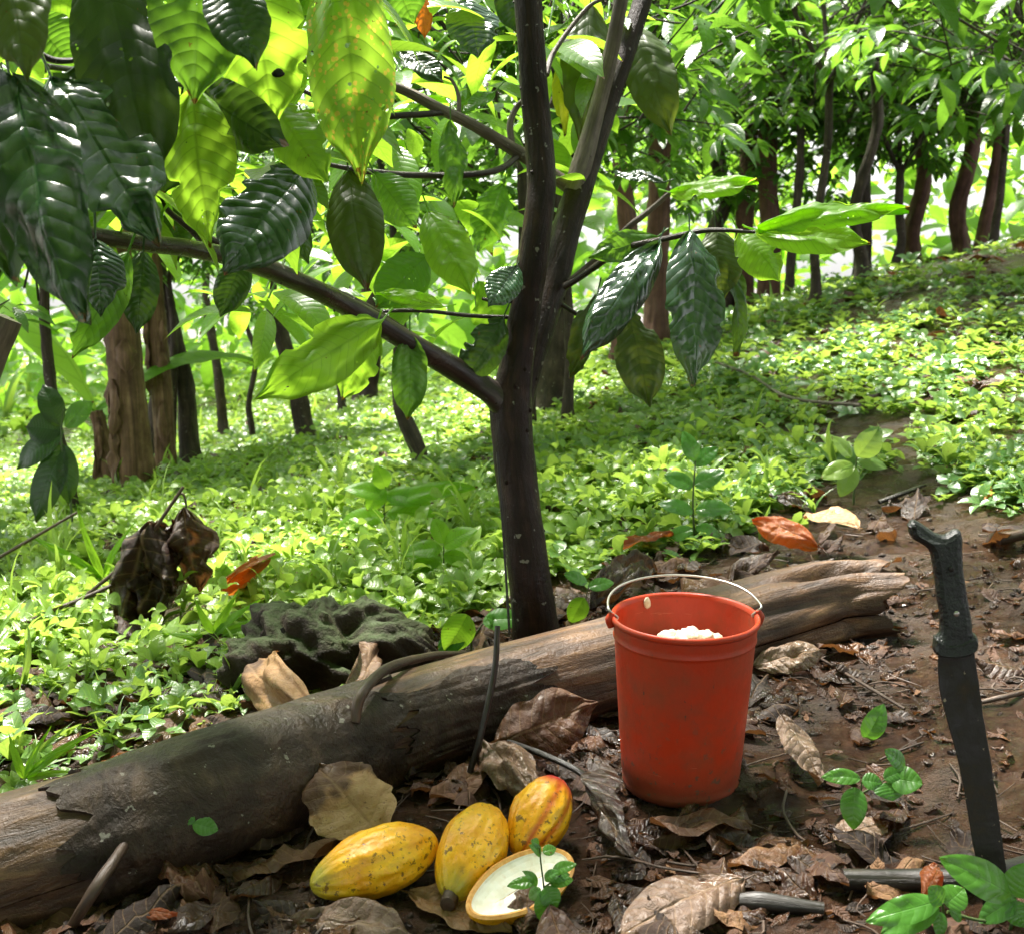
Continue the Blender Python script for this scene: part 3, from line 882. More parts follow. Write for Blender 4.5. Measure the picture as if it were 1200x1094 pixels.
M["rock"] = rock_mat()
rb_ = G(372, 835) + np.array([0, .16, 0]); rb_[2] = float(g(rb_[0], rb_[1]))
mb = MB(); blob(mb, rb_ + np.array([0, 0, .07]), np.diag([.23, .16, .15]), 1.7, 60, 0.40)
V = mb.V[0]; V += 0.055 * (V - rb_) / .2 * fbm(V[:, 0] * 17 + V[:, 2] * 12, V[:, 1] * 17 + V[:, 2] * 14, 5)[:, None]
tag(mb.build("stone", M["rock"], None, rb_), "dark mossy stone behind the log left of the tree trunk", "stone")

# ---------------------------------------------------------------- sticks
def stick(name, label, cat, pts, rad, mat, seg=10, lump=0.18, twig=None, group=None):
    mb = MB(); pts = [np.asarray(p) for p in pts]
    tube(mb, pts, rad, max(14, 8 * len(pts)), seg, lump, seed=len(label) * .7)
    if twig:
        for tp, tr in twig: tube(mb, tp, tr, 10, 6, lump)
    o = mb.build(name, mat, None, pts[0])
    return tag(o, label, cat, group)


def gp(x, y, h=0.0): return G(x, y, h)


stick("branch", "cut dark branch lying under the leafy seedling at lower right", "branch", [gp(988, 1030, .016), gp(1080, 1031, .018), gp(1150, 1028, .018), gp(1230, 1008, .018)], [.0155, .017, .017, .018], M["darkStick"], 16, 0.12)
stick("branch", "short dark branch half sunk in mud below the bucket", "branch", [gp(838, 1057, .010), gp(890, 1056, .012), gp(965, 1066, .008)], [.010, .014, .011], M["darkStick"], 14, .2)
stick("stick", "brown stick leaning against the near end of the log", "stick", [gp(78, 1094, 0.02), gp(112, 1040, .09), P(158, 972, gdepth(160, 1050) - .02)], [.008, .0095, .008], M["stick"])
stick("stick", "thin black stick standing upright in front of the log", "stick", [gp(546, 921, 0.0), P(566, 850, gdepth(548, 920) - .01), P(580, 780, gdepth(548, 920) + .02), P(583, 733, gdepth(548, 920) + .04)], [.0065, .006, .006, .0055], M["darkStick"])
stick("stick", "curved brown branch arching over the log beside the upright stick", "stick", [P(416, 846, gdepth(430, 930) - .03), P(424, 812, gdepth(430, 930) - .01), P(455, 782, gdepth(430, 930) + .10), P(505, 768, gdepth(430, 930) + .28), P(545, 765, gdepth(430, 930) + .4)], [.010, .011, .010, .008, .006], M["stick"])
stick("stick", "thin dark twig arching between the log and the red tipped pod", "stick", [gp(596, 868, .05), gp(640, 885, .06), gp(680, 905, .04), gp(702, 930, .01)], [.005, .0062, .006, .005], M["darkStick"])
stick("vine", "thin dark vine hanging straight beside the tree trunk", "vine", [P(583, 530, 2.93), P(588, 600, 2.92), P(592, 660, 2.92), P(597, 742, 2.9)], [.0035, .003, .003, .0035], M["darkStick"], 6)
stick("branch", "grey branch lying among weeds at the left edge", "branch", [gp(-40, 765, .03), gp(30, 748, .035), gp(108, 735, .03)], [.036, .034, .026], M["paleBark"], 16, .2)
stick("twig", "long pale bent twig lying on the green slope at right", "twig", [gp(838, 424, .12), gp(880, 440, .10), gp(925, 466, .08), gp(1008, 475, .10)], [.008, .008, .009, .008], M["paleBark"], 8)
stick("twig", "dark twig lying on bare soil left of the machete handle", "twig", [gp(1030, 588, .03), gp(1060, 577, .04), gp(1084, 568, .03)], [.008, .009, .006], M["darkStick"], 8)
stick("stick", "brown stick lying on soil right of the machete handle", "stick", [gp(1170, 632, .03), gp(1215, 622, .03)], [.016, .018], M["stick"], 10)
stick("twig", "thin twig on the mud right of the machete blade", "twig", [gp(1150, 822, .01), gp(1180, 815, .015), gp(1215, 806, .01)], [.005, .006, .006], M["stick"], 8)
stick("twig", "thin curved rootlet on the mud below the bucket's right side", "twig", [gp(922, 925, .004), gp(918, 950, .015), gp(932, 975, .012), gp(944, 985, .004)], [.0022, .0025, .0025, .002], M["stick"], 6)
stick("twig", "straight thin twig lying behind the mud seedling", "twig", [gp(960, 770, .01), gp(1010, 800, .02), gp(1060, 830, .01)], [.003, .0036, .003], M["stick"], 6)
dd = gdepth(150, 735)
stick("stick", "dry tan stalk slanting up to the withered leaf at left", "stick", [P(50, 735, dd), P(110, 690, dd), P(165, 640, dd), P(215, 570, dd)], [.007, .006, .006, .005], M["stick"], 8)
stick("stick", "dry stalk lying below the slanting one at left", "stick", [P(5, 740, dd - .1), P(60, 716, dd - .1), P(140, 680, dd), P(180, 640, dd + .02)], [.008, .007, .006, .006], M["stick"], 8)
stick("twig", "slanting dark twig with small fork on the far left slope", "twig", [P(-5, 655, dd + .4), P(35, 632, dd + .4), P(90, 600, dd + .4)], [.006, .006, .004], M["stick"], 7)
stick("stick", "twisted dark twig on the mossy stone", "stick", [P(330, 735, gdepth(345, 830)), P(346, 765, gdepth(345, 830)), P(350, 800, gdepth(345, 830))], [.005, .006, .006], M["darkStick"], 8)
t = thing("cut_pole", "slanting cut pole with pale top at the left edge", "pole", P(-120, 700, 2.6))
mb = MB(); tube(mb, [P(-120, 720, 2.6), P(-60, 560, 2.6), P(-22, 440, 2.6), P(6, 372, 2.6)], [.05, .045, .038, .034], 30, 18, .25, mi=0)
mb.build("pole", M["paleBark"], t, P(-120, 700, 2.6))

# ---------------------------------------------------------------- single dead leaves
def dead(label, b, t, wpx, mat="litter", rnd=.5, nor=None, hb=0.02, ht=0.02, curl=.3, bow=.08, wav=.12, rag=.25, fold=.15, twist=0.0, seed=None, quilt=.0016, stain=0.0, db=None, dt=None, name="dead_leaf", group="dead cacao leaves lying singly"):
    pb = P(b[0], b[1], db) if db else G(b[0], b[1], hb)
    pt = P(t[0], t[1], dt) if dt else G(t[0], t[1], ht)
    d = float(((pb + pt) / 2 - CAM) @ FWD)
    n0 = np.array([0, 0, 1.0]) if nor is None else np.asarray(nor, float)
    s = seed if seed is not None else (len(label) * 1.37 + b[0] * .013) % 17
    V, F, U = leaf(pb, pt, wpx * d / FPX, n0, 40, 18, bow, fold, quilt, 9, curl, rag, wav, twist, s)
    lift = 0
    c = (pb + pt) / 2
    if stain: rnd = np.clip(rnd - stain * sst(.52, .66, U[:, 0] + .25 * fbm(U[:, 0] * 5, U[:, 1] * 5, 3)), 0, 1)
    mb = MB(); mb.add(V, F, U, rnd)
    L = nrm(pb - pt)
    tube(mb, [pb - L * .004, pb + L * .02], [.0018, .0012], 5, 5, 0)
    o = mb.build(name, M[mat], None, c)
    return tag(o, label, "leaf", group)


VW = np.array([0, -1.0, 0.25])
dead("large tan dead leaf with dark upper half left of pods", (452, 985), (366, 893), 96, "tan", .66, (0, -.6, .8), .03, .10, .2, .05, .12, .35, stain=.75)
dead("rust brown ribbed dead leaf propped against the log by the bucket", (580, 872), (702, 822), 76, "litter", .62, (0.1, -.8, .5), .05, .09, .3, .05, .10, .25, .2, 0, 2.2, .004)
dead("shiny crumpled brown leaf above the middle pod", (568, 872), (634, 936), 60, "wetdead", .75, (-.2, -.5, .8), .05, .03, .5, .12, .25)
dead("dark chocolate leaf curled on edge between pod and bucket", (694, 888), (742, 1004), 46, "wetdead", .05, (-.75, -.55, .35), .07, .03, .9, .10, .15)
dead("wet ribbed brown leaf shining at the bottom edge", (872, 1030), (716, 1102), 84, "wetdead", .62, (0, -.3, 1), .03, .03, .2, .05, .08, .1, .1, 0, 3.1, .006)
dead("crumpled tan leaf standing on top of the log", (390, 862), (340, 788), 76, "tan", .42, (-.3, -.8, .5), .0, .0, .55, .14, .07, .12, .2, .6, None, .003, log_depth(388, 880), log_depth(388, 880) + .05)
dead("folded grey brown leaf upright behind the crumpled tan one", (392, 840), (386, 762), 46, "wetdead", .6, (.3, -.8, .3), .0, .0, .5, .12, .06, .12, .3, .5, None, .003, log_depth(388, 880) + .07, log_depth(388, 880) + .1)
dead("grey quilted wet leaf plastered over the log's front", (432, 836), (486, 894), 72, "wetdead", .9, (0, -.7, .7), .0, .0, .3, .06, .06, .15, .1, 0, 4.4, .006, log_depth(432, 838) - .012, log_depth(480, 884) - .012)
dead("grey brown leaf lying against the log right of the bucket", (882, 778), (968, 764), 44, "wetdead", .95, (0, -.6, .8), .03, .04, .4, .1, .15)
dead("pale brown leaf tilted on the mud right of the bucket", (914, 838), (962, 918), 52, "wetdead", .85, (.4, -.4, .8), .07, .01, .3, .08, .12)
dead("broad brown leaf under the opened pod half", (480, 1046), (600, 1088), 62, "tan", .35, (0, -.2, 1), .012, .012, .2, .03, .12)
dead("torn purple brown leaf scrap poking up before the opened pod", (612, 1096), (622, 1030), 40, "wetdead", .55, (-.2, -.8, .3), .0, .06, .4, .1, .3, .5)
dead("wide grey brown leaf at the bottom edge below the left pod", (340, 1078), (486, 1096), 62, "wetdead", .72, (0, -.2, 1), .015, .015, .2, .05, .18)
dead("orange backlit dead leaf behind the log's far end", (958, 640), (882, 612), 40, "rust", .5, (0, -.7, .6), .05, .10, .6, .14, .15)
dead("pale ribbed dead leaf by the log's splintered end", (1006, 618), (942, 606), 46, "tan", .62, (.1, -.5, .8), .10, .10, .3, .12, .08, .15, .2, 0, 5.0, .006)
dead("reddish dead leaf lying behind the bucket among weeds", (720, 642), (790, 630), 26, "rust", .35, None, .04, .04, .4, .1, .15)
dead("dark dead leaf standing at the stone's left side", (268, 862), (272, 782), 46, "litter", .08, (-.2, -.9, .3), .0, .0, .6, .1, .3, .5, .3, .4, None, .003, gdepth(300, 890) + .12, gdepth(300, 890) + .18)
dead("brown leaf on the litter near the log's bark edge", (196, 1000), (246, 1058), 62, "litter", .62, (0, -.3, 1), .03, .02, .5, .12, .25)
dead("rusty narrow leaf at the lower left edge", (148, 1076), (212, 1072), 18, "rust", .30, None, .02, .02, .6, .1, .1)
dead("reddish brown leaf among the weeds behind the left log", (130, 890), (190, 882), 26, "rust", .12, None, .05, .05, .5, .1, .15)
dead("pale brown leaf curled below the mud seedling", (978, 985), (1042, 962), 66, "wetdead", .92, (0, -.2, 1), .01, .015, .3, .06, .12)
dead("brown leaf wrapped over the cut dark branch", (1082, 1050), (1098, 1012), 30, "rust", .25, (.2, -.5, .8), .03, .045, .7, .2, .15)
dead("hanging rusty leaf among weeds right of the withered clump", (312, 655), (268, 690), 34, "rust", .3, VW, .0, .0, .6, .1, .25, .4, .3, .3, None, .002, dd - .15, dd - .15)
dead("narrow yellow leaf standing on the slope above the machete", (1160, 570), (1152, 590), 9, "rust", 1.0, VW, .06, .02, .2, .1, .1)
dead("dark brown leaf lying on soil behind the bucket handle", (690, 715), (770, 672), 44, "litter", .12, (0, -.3, 1), .03, .03, .4, .12, .2)

# withered leaves hanging from the stalk at the left
wl = thing("withered_leaf", "large dark withered leaf hanging in folds at left", "leaf", P(170, 740, dd), "withered hanging leaves")
mb = MB()
for (a, b_, w, tw, s) in (((176, 610), (138, 745), 84, .5, 1.1), ((178, 612), (176, 742), 76, -.4, 2.3), ((182, 612), (200, 710), 56, .6, 3.7)):
    V, F, U = leaf(P(*a, dd), P(*b_, dd - .03 + .02 * s), w * dd / FPX, (0.2 * tw, -1, .1), 48, 24, .08, .3, .002, 9, 1.2, .6, .40, tw, s)
    mb.add(V, F, U, .08 + .03 * s)
mb.build("blade", M["litter"], wl, P(170, 740, dd))
w2 = thing("withered_leaf", "reddish withered leaf drooping from a bent stalk at left", "leaf", P(225, 690, dd), "withered hanging leaves")
mb = MB()
for (a, b_, w, tw, s) in (((216, 594), (232, 696), 62, .3, 5.1), ((204, 608), (206, 662), 40, -.5, 6.3)):
    V, F, U = leaf(P(*a, dd + .05), P(*b_, dd + .03), w * dd / FPX, (0.3 * tw, -1, .1), 48, 24, .06, .3, .002, 9, .9, .55, .32, tw, s)
    mb.add(V, F, U, .22)
mb.build("blade", M["litter"], w2, P(225, 690, dd))
mb = MB(); tube(mb, [P(205, 582, dd + .05), P(214, 578, dd + .05), P(218, 590, dd + .05), P(217, 602, dd + .05)], [.004, .004, .003, .003], 14, 7); mb.build("stalk", M["stick"], w2, P(225, 690, dd))

# ---------------------------------------------------------------- the near cacao tree
TB = P(626, 742, 3.02); TB[2] = float(g(TB[0], TB[1]))
tree = thing("cacao_tree", "nearest cacao tree with dark forked trunk and large hanging leaves", "tree", TB)


def limb(name, px, rad_px, mat, parent=tree, seg=16, lump=.10, n=None, fine=.0015, seed=1.0, knots=0):
    pts = [P(*p) for p in px]
    rad = [r * .5 * p[2] / FPX for r, p in zip(rad_px, px)]
    mb = MB(); tube(mb, pts, rad, n or 12 * len(px), seg, lump, fine=fine, seed=seed)
    c = smooth_path(pts, 60); rr = np.interp(np.linspace(0, 1, 60), np.linspace(0, 1, len(rad)), rad)
    rg = np.random.default_rng(int(seed * 10))
    for _ in range(knots):
        i = rg.integers(3, 57); d = nrm(rg.normal(size=3)); ax = nrm(c[i + 1] - c[i]); d = nrm(d - ax * (d @ ax))
        p = c[i] + d * rr[i] * .93
        tube(mb, [p, p + d * rr[i] * .16], [rr[i] * .17, rr[i] * .07], 5, 7, .3)
    return mb.build(name, M[mat], parent, TB)


limb("trunk", [(628, 752, 3.04), (625, 725, 3.02), (618, 660, 3.0), (609, 580, 3.0), (602, 520, 3.0), (600, 475, 3.0), (606, 425, 2.99), (617, 350, 2.97), (630, 260, 2.95), (634, 200, 2.95), (626, 100, 2.93), (619, 0, 2.9), (616, -60, 2.9)],
     [60, 53, 50, 48, 49, 50, 40, 36, 34, 34, 33, 33, 32], "heroBark", tree, 28, .10, 150, .002, 1.0, 16)
limb("branch", [(598, 505, 3.0), (608, 455, 3.03), (628, 395, 3.06), (648, 330, 3.1), (664, 270, 3.14), (684, 205, 3.2), (706, 140, 3.26), (730, 70, 3.3), (752, 5, 3.35), (770, -50, 3.4)],
     [44, 41, 38, 36, 34, 31, 26, 24, 22, 21], "heroBark", tree, 24, .10, 120, .002, 2.0, 14)
limb("branch", [(672, 225, 3.17), (694, 150, 3.17), (712, 80, 3.15), (726, 10, 3.12), (734, -50, 3.1)], [26, 21, 18, 17, 16], "paleBark", tree, 18, .10, 60, .001, 3.0, 6)
limb("branch", [(604, 490, 3.0), (578, 462, 2.98), (545, 440, 2.95), (470, 396, 2.8), (390, 350, 2.62), (330, 322, 2.45), (280, 304, 2.32), (220, 291, 2.18), (160, 284, 2.05), (105, 274, 1.95), (30, 256, 1.85), (-40, 240, 1.8)],
     [40, 30, 28, 25, 24, 23, 22, 20, 20, 17, 15, 14], "branchBark", tree, 20, .10, 130, .0012, 4.0, 12)
limb("branch", [(572, 460, 3.0), (530, 430, 2.98), (480, 395, 2.9), (430, 362, 2.84), (380, 338, 2.78), (330, 315, 2.7), (250, 282, 2.6), (190, 255, 2.5)], [20, 15, 14, 13, 12, 11, 9, 7], "branchBark", tree, 14, .10, 80, .001, 5.0, 4)
limb("branch", [(672, 222, 3.18), (640, 200, 3.16), (610, 180, 3.14), (560, 150, 3.1), (520, 130, 3.08), (470, 105, 3.05), (400, 82, 3.0), (340, 65, 2.95)], [18, 16, 16, 14, 13, 12, 10, 8], "paleBark", tree, 14, .12, 80, .001, 6.0, 5)
limb("twig", [(608, 182, 3.14), (590, 196, 3.1), (560, 204, 3.05), (500, 206, 3.0), (430, 201, 2.9), (370, 190, 2.85)], [8, 8, 8, 8, 7, 5], "branchBark", tree, 9, .12, 40, 0, 7.0)
limb("twig", [(522, 132, 3.08), (480, 135, 3.04), (420, 134, 3.0), (345, 102, 2.95)], [8, 8, 7, 5], "branchBark", tree, 9, .12, 30, 0, 8.0)
limb("twig", [(600, 170, 3.14), (598, 145, 3.14), (606, 125, 3.14), (618, 115, 3.12)], [9, 8, 7, 6], "paleBark", tree, 9, .12, 30, 0, 8.4)
limb("twig", [(538, 132, 3.1), (537, 112, 3.1), (530, 95, 3.1), (520, 90, 3.1)], [6, 5, 4, 3], "paleBark", tree, 8, .1, 20, 0, 8.7)
limb("twig", [(668, 330, 3.08), (700, 303, 3.06), (735, 268, 3.02), (760, 248, 3.0), (785, 226, 2.98)], [9, 8, 8, 7, 5], "paleBark", tree, 9, .15, 40, 0, 9.0)
limb("twig", [(662, 336, 3.06), (690, 318, 3.0), (730, 292, 2.9), (780, 280, 2.82), (830, 270, 2.75), (885, 272, 2.7)], [9, 8, 8, 7, 6, 4], "branchBark", tree, 9, .12, 40, 0, 10.0)
limb("twig", [(650, 352, 3.08), (690, 374, 3.1), (725, 366, 3.12)], [6, 5, 4], "branchBark", tree, 8, .1, 20, 0, 11.0)
limb("twig", [(600, 372, 2.98), (550, 370, 2.95), (490, 364, 2.9), (430, 366, 2.85)], [5, 5, 5, 4], "branchBark", tree, 8, .1, 26, 0, 12.0)
limb("twig", [(610, 353, 2.97), (580, 353, 2.95), (565, 350, 2.95)], [5, 5, 4], "branchBark", tree, 8, .1, 14, 0, 12.5)
limb("twig", [(248, 295, 2.3), (225, 270, 2.3), (195, 245, 2.25), (180, 215, 2.2)], [11, 9, 7, 5], "branchBark", tree, 9, .1, 24, 0, 13.0)
limb("twig", [(640, 88, 2.95), (650, 60, 2.98), (690, 8, 3.0), (725, -5, 3.0)], [8, 6, 5, 4], "paleBark", tree, 8, .1, 24, 0, 14.0)
limb("twig", [(55, 78, 1.7), (110, 85, 1.8), (190, 95, 1.9), (260, 110, 2.1)], [7, 7, 6, 5], "branchBark", tree, 8, .1, 24, 0, 15.0)
limb("twig", [(20, 40, 1.6), (60, 70, 1.62), (110, 68, 1.68)], [10, 8, 5], "branchBark", tree, 8, .1, 20, 0, 15.5)

CAMV = np.array([0, -1.0, .12])
hero = [
    # base px, tip px, width px, depth base, depth tip, material, (nx, up) tilt of the upper face, bow
    ((10, 85), (96, 378), 122, 1.42, 1.34, "glossy", (-.35, .35), .05),
    ((60, 92), (188, 292), 112, 1.55, 1.50, "glossy", (.45, .30), .05),
    ((-30, 110), (20, 330), 110, 1.5, 1.45, "dark", (-.2, .1), .05),
    ((10, -70), (30, 92), 80, 1.35, 1.3, "olive", (.2, -.3), .04),
    ((118, -60), (182, 222), 118, 1.60, 1.58, "darkholes", (.2, -.25), .03),
    ((150, 40), (176, 206), 92, 1.72, 1.70, "dark", (-.2, -.3), .05),
    ((240, 20), (70, 92), 56, 1.66, 1.60, "dark", (.0, -.6), .05),
    ((236, -70), (228, 122), 104, 1.62, 1.60, "mid", (.15, -.3), .05),
    ((262, -30), (300, 82), 70, 1.58, 1.55, "dark", (.3, -.4), .06),
    ((290, -60), (322, 156), 104, 1.80, 1.78, "bright", (.12, -.2), .03),
    ((398, -60), (424, 216), 108, 1.95, 1.92, "chewed", (.15, -.2), .03),
    ((226, 104), (248, 292), 88, 1.75, 1.73, "bright", (-.05, -.15), .03),
    ((232, 100), (336, 172), 70, 1.78, 1.74, "dark", (.2, -.5), .08),
    ((318, 120), (384, 214), 62, 1.95, 1.92, "bright", (.2, -.1), .04),
    ((358, 198), (262, 322), 100, 2.05, 1.95, "glossy", (.25, .60), .04),
    ((408, 200), (430, 342), 66, 2.25, 2.22, "olive", (.1, -.2), .05),
    ((438, 202), (488, 268), 52, 2.5, 2.5, "mid", (.2, -.3), .05),
    ((502, 248), (552, 346), 56, 2.75, 2.7, "bright", (.25, .1), .05),
    ((448, 376), (296, 470), 66, 2.55, 2.35, "bright", (.35, .35), .05),
    ((440, 385), (400, 470), 46, 2.7, 2.7, "bright", (.1, .1), .05),
    ((480, 392), (478, 492), 42, 2.8, 2.8, "mid", (.3, .0), .05),
    ((590, 372), (540, 452), 50, 2.95, 2.95, "dark", (.2, .1), .06),
    ((606, 312), (572, 360), 40, 2.94, 2.88, "glossy", (.2, .7), .04),
    ((528, 140), (532, 244), 34, 3.0, 2.98, "mid", (.3, .0), .04),
    ((692, 6), (680, 166), 64, 3.3, 3.25, "olive", (.1, -.2), .05),
    ((742, 30), (786, 158), 56, 3.5, 3.45, "olive", (-.1, -.2), .05),
    ((655, 78), (662, 160), 24, 3.35, 3.35, "yellow", (.4, .1), .04),
    ((772, 284), (680, 422), 56, 2.82, 2.70, "glossy", (.05, .75), .04),
    ((736, 366), (762, 478), 56, 2.95, 2.93, "olive", (.1, -.1), .05),
    ((808, 272), (812, 454), 68, 2.74, 2.66, "glossy", (.15, -.05), .06),
    ((838, 268), (848, 352), 56, 2.85, 2.85, "olive", (-.2, .1), .06),
    ((700, 345), (668, 444), 40, 3.05, 3.05, "olive", (.3, .0), .05),
    ((770, 278), (690, 302), 34, 2.9, 2.85, "mid", (.1, .4), .05),
    ((786, 226), (888, 212), 40, 2.95, 2.85, "bright", (.0, .9), .03),
    ((888, 270), (1066, 246), 42, 2.68, 2.60, "bright", (.1, .75), .06),
    ((886, 272), (1020, 286), 46, 2.7, 2.62, "bright", (-.1, .45), .06),
    ((866, 272), (914, 330), 52, 2.75, 2.72, "bright", (.1, .2), .06),
    ((848, 278), (862, 418), 26, 2.85, 2.9, "dark", (.9, .1), .06),
    ((778, 214), (716, 202), 26, 3.0, 3.1, "glossy", (.0, 1.0), .05),
    ((548, 0), (560, 68), 62, 3.2, 3.15, "glossy", (.2, .55), .05),
    ((600, -30), (606, 40), 46, 3.3, 3.3, "dark", (.1, .2), .05),
    ((150, 296), (84, 420), 50, 1.95, 1.95, "mid", (.4, .0), .06),
    ((168, 294), (160, 392), 42, 2.0, 2.0, "dark", (.3, .0), .06),
    ((112, 280), (118, 372), 60, 1.9, 1.88, "glossy", (.5, .3), .05),
    ((135, 290), (92, 372), 34, 2.0, 2.0, "bright", (.2, .0), .05),
    ((450, -40), (486, 30), 60, 2.9, 2.9, "mid", (.2, .0), .05),
    ((492, -10), (498, 46), 22, 3.1, 3.1, "orange", (.2, .0), .05),
    ((470, 60), (520, 98), 34, 3.05, 3.0, "dark", (.1, .8), .05),
    ((580, 108), (540, 135), 22, 3.12, 3.1, "mid", (.1, .9), .05),
    ((520, 360), (440, 344), 26, 2.9, 2.85, "bright", (.0, .7), .05),
    ((500, 300), (440, 362), 60, 3.2, 3.2, "mid", (.1, .2), .05),
    ((560, 330), (600, 420), 50, 3.3, 3.3, "bright", (.3, .1), .05),
    ((640, 160), (668, 236), 40, 3.5, 3.5, "bright", (.1, .1), .05),
    ((20, -20), (120, 30), 60, 2.1, 2.1, "bright", (.1, .3), .05),
    ((40, 20), (90, 82), 64, 1.9, 1.9, "mid", (.1, -.2), .05),
    ((210, 130), (190, 230), 60, 2.1, 2.1, "dark", (.2, -.2), .05),
    ((200, 240), (215, 292), 44, 2.4, 2.4, "dark", (.2, .1), .05),
    ((286, 300), (258, 372), 40, 2.5, 2.5, "dark", (.2, .1), .05),
    ((322, 230), (362, 310), 40, 2.5, 2.5, "dark", (.4, .2), .05),
    ((590, 215), (560, 296), 46, 3.4, 3.4, "mid", (.2, .2), .05),
]
for i, (b, t_, w, db, dt, m, (nx, nz), bow) in enumerate(hero):
    pb, pt = P(*b, db), P(*t_, dt)
    d = (db + dt) / 2
    w = w * 1.06
    nor = np.array([nx, -1.0, nz]); 
    q = .0013 if m in ("glossy", "dark") else .0005
    V, F, U = leaf(pb, pt, w * d / FPX, nor, 54, 18, bow * random.uniform(.5, 1.8), .16, q * (d / 2) ** .3, 13, random.uniform(.05, .5), .09, .09, random.uniform(-.5, .5), i * 1.71, 0, [0, .4, 0, .3, .2][i % 5])
    mb = MB(); mb.add(V, F, U, random.random())
    st = nrm(pb - pt) * .03 + np.array([0, .004, .012])
    tube(mb, [pb + (pt - pb) * .01, pb + st], [.0016, .0022], 5, 6, 0)
    lo = mb.build("leaf", M[m], tree, TB)
    if m == "chewed": lo["label"] = "bright leaf peppered with holes"
    if m == "orange": lo["label"] = "orange leaf"
    if m == "yellow": lo["label"] = "yellow leaf"
# the bug-bitten brown spot on a bright leaf
mb = MB(); blob(mb, P(326, 86, 1.765), np.diag([.009, .002, .006]), 2, 8, .5)
tag(mb.build("beetle", M["darkStick"], None, P(326, 86, 1.765)), "small brown beetle on a bright leaf at top left", "insect")

# ---------------------------------------------------------------- crowns
def cluster(mb, c, out, n, L, rg, nu=4, nv=2, droop=0.6, rlo=0.0, rhi=1.0):
    ph0 = rg.uniform(0, 6.28)
    for k in range(n):
        a = ph0 + k * 2.4
        d = np.array([math.cos(a), math.sin(a), rg.uniform(-droop, droop * .45)]) + out * .45
        d = nrm(d); l = L * rg.uniform(.65, 1.15)
        b = c + d * .03 + np.array([0, 0, -.012 * k])
        nor = np.array([-d[0] * d[2], -d[1] * d[2], 1.0]) + rg.normal(size=3) * .28
        V, F, U = leaf(b, b + d * l + np.array([0, 0, -.18 * l]), l * rg.uniform(.30, .40), nor, nu, nv, rg.uniform(.05, .14), .25)
        mb.add(V, F, U, rg.uniform(rlo, rhi))


def crown_mesh(name, seed, ncl, rx, rz, L, mats, z0=.9, per=(5, 9), nu=4, nv=2, low=-.75, dark=0.0):
    rg = np.random.default_rng(seed); mb = MB()
    for _ in range(ncl):
        d = nrm(rg.normal(size=3)); r = rg.uniform(.35, 1.0) ** .6
        if d[2] < low: d[2] = low
        c = np.array([d[0] * rx * r, d[1] * rx * r, z0 + d[2] * rz * r])
        cl = rg.random()
        cluster(mb, c, nrm(d + (0, 0, .15)), rg.integers(*per), L, rg, nu, nv, .7, max(0, cl * .6 - dark), cl * .6 + .4 - dark)
        q0 = c * rg.uniform(.45, .7) + rg.normal(size=3) * .12
        tube(mb, [q0, (q0 + c) / 2 + rg.normal(size=3) * .03, c], [.006, .005, .003], 6, 5, 0, False, 1)
    o = mb.build(name, mats)
    me = o.data
    bpy.data.objects.remove(o)
    return me


CR = [crown_mesh("crown", 100 + s, n, rx, rz, L, [M["crown"], M["treeBark"]], z0, dark=dk) for s, (n, rx, rz, L, z0, dk) in enumerate(
    [(120, 1.3, .85, .205, .75, .05), (96, 1.1, .75, .20, .65, .15), (140, 1.5, .95, .20, .8, .1), (90, .95, 1.0, .20, .8, .2), (60, .75, .55, .18, .45, .05), (210, 1.5, 1.0, .22, .6, .3)])]

# crown of the near tree, above and beside the picture
rg = np.random.default_rng(5); mb = MB()
fork = P(640, -60, 3.0)
for _ in range(72):
    c = np.array([rg.uniform(-2.1, 1.7), rg.uniform(1.2, 4.4), 0]); c[2] = rg.uniform(1.95, 3.2)
    px, py, d = project(c[None])
    if -150 < px[0] < 1350 and py[0] > -140: continue
    cluster(mb, c, np.array([0, 0, .2]), rg.integers(5, 8), .28, rg, 8, 4)
mb.build("crown", M["dark"], tree, TB)
# small twigs of leaves further back on the same tree that fill between the big leaves
mb = MB()
for _ in range(105):
    px, py = rg.uniform(-40, 720), rg.uniform(-60, 400)
    if py > 300 and (px < 270 or px > 560): continue
    c = P(px, py, rg.uniform(3.1, 4.4))
    cluster(mb, c, np.array([0, 0, .1]), rg.integers(2, 5), .22, rg, 10, 4, .9, .1, 1.0)
    tube(mb, [c, c + np.array([rg.normal() * .1, .2, .12])], [.003, .004], 5, 5, 0)
for _ in range(58):
    c = P(rg.uniform(-60, 400), rg.uniform(-80, 235), rg.uniform(2.0, 2.7))
    cluster(mb, c, np.array([0, 0, -.2]), rg.integers(1, 4), .2, rg, 14, 6, .9, .0, .8)
mb.build("foliage", M["crownfront"], tree, TB)


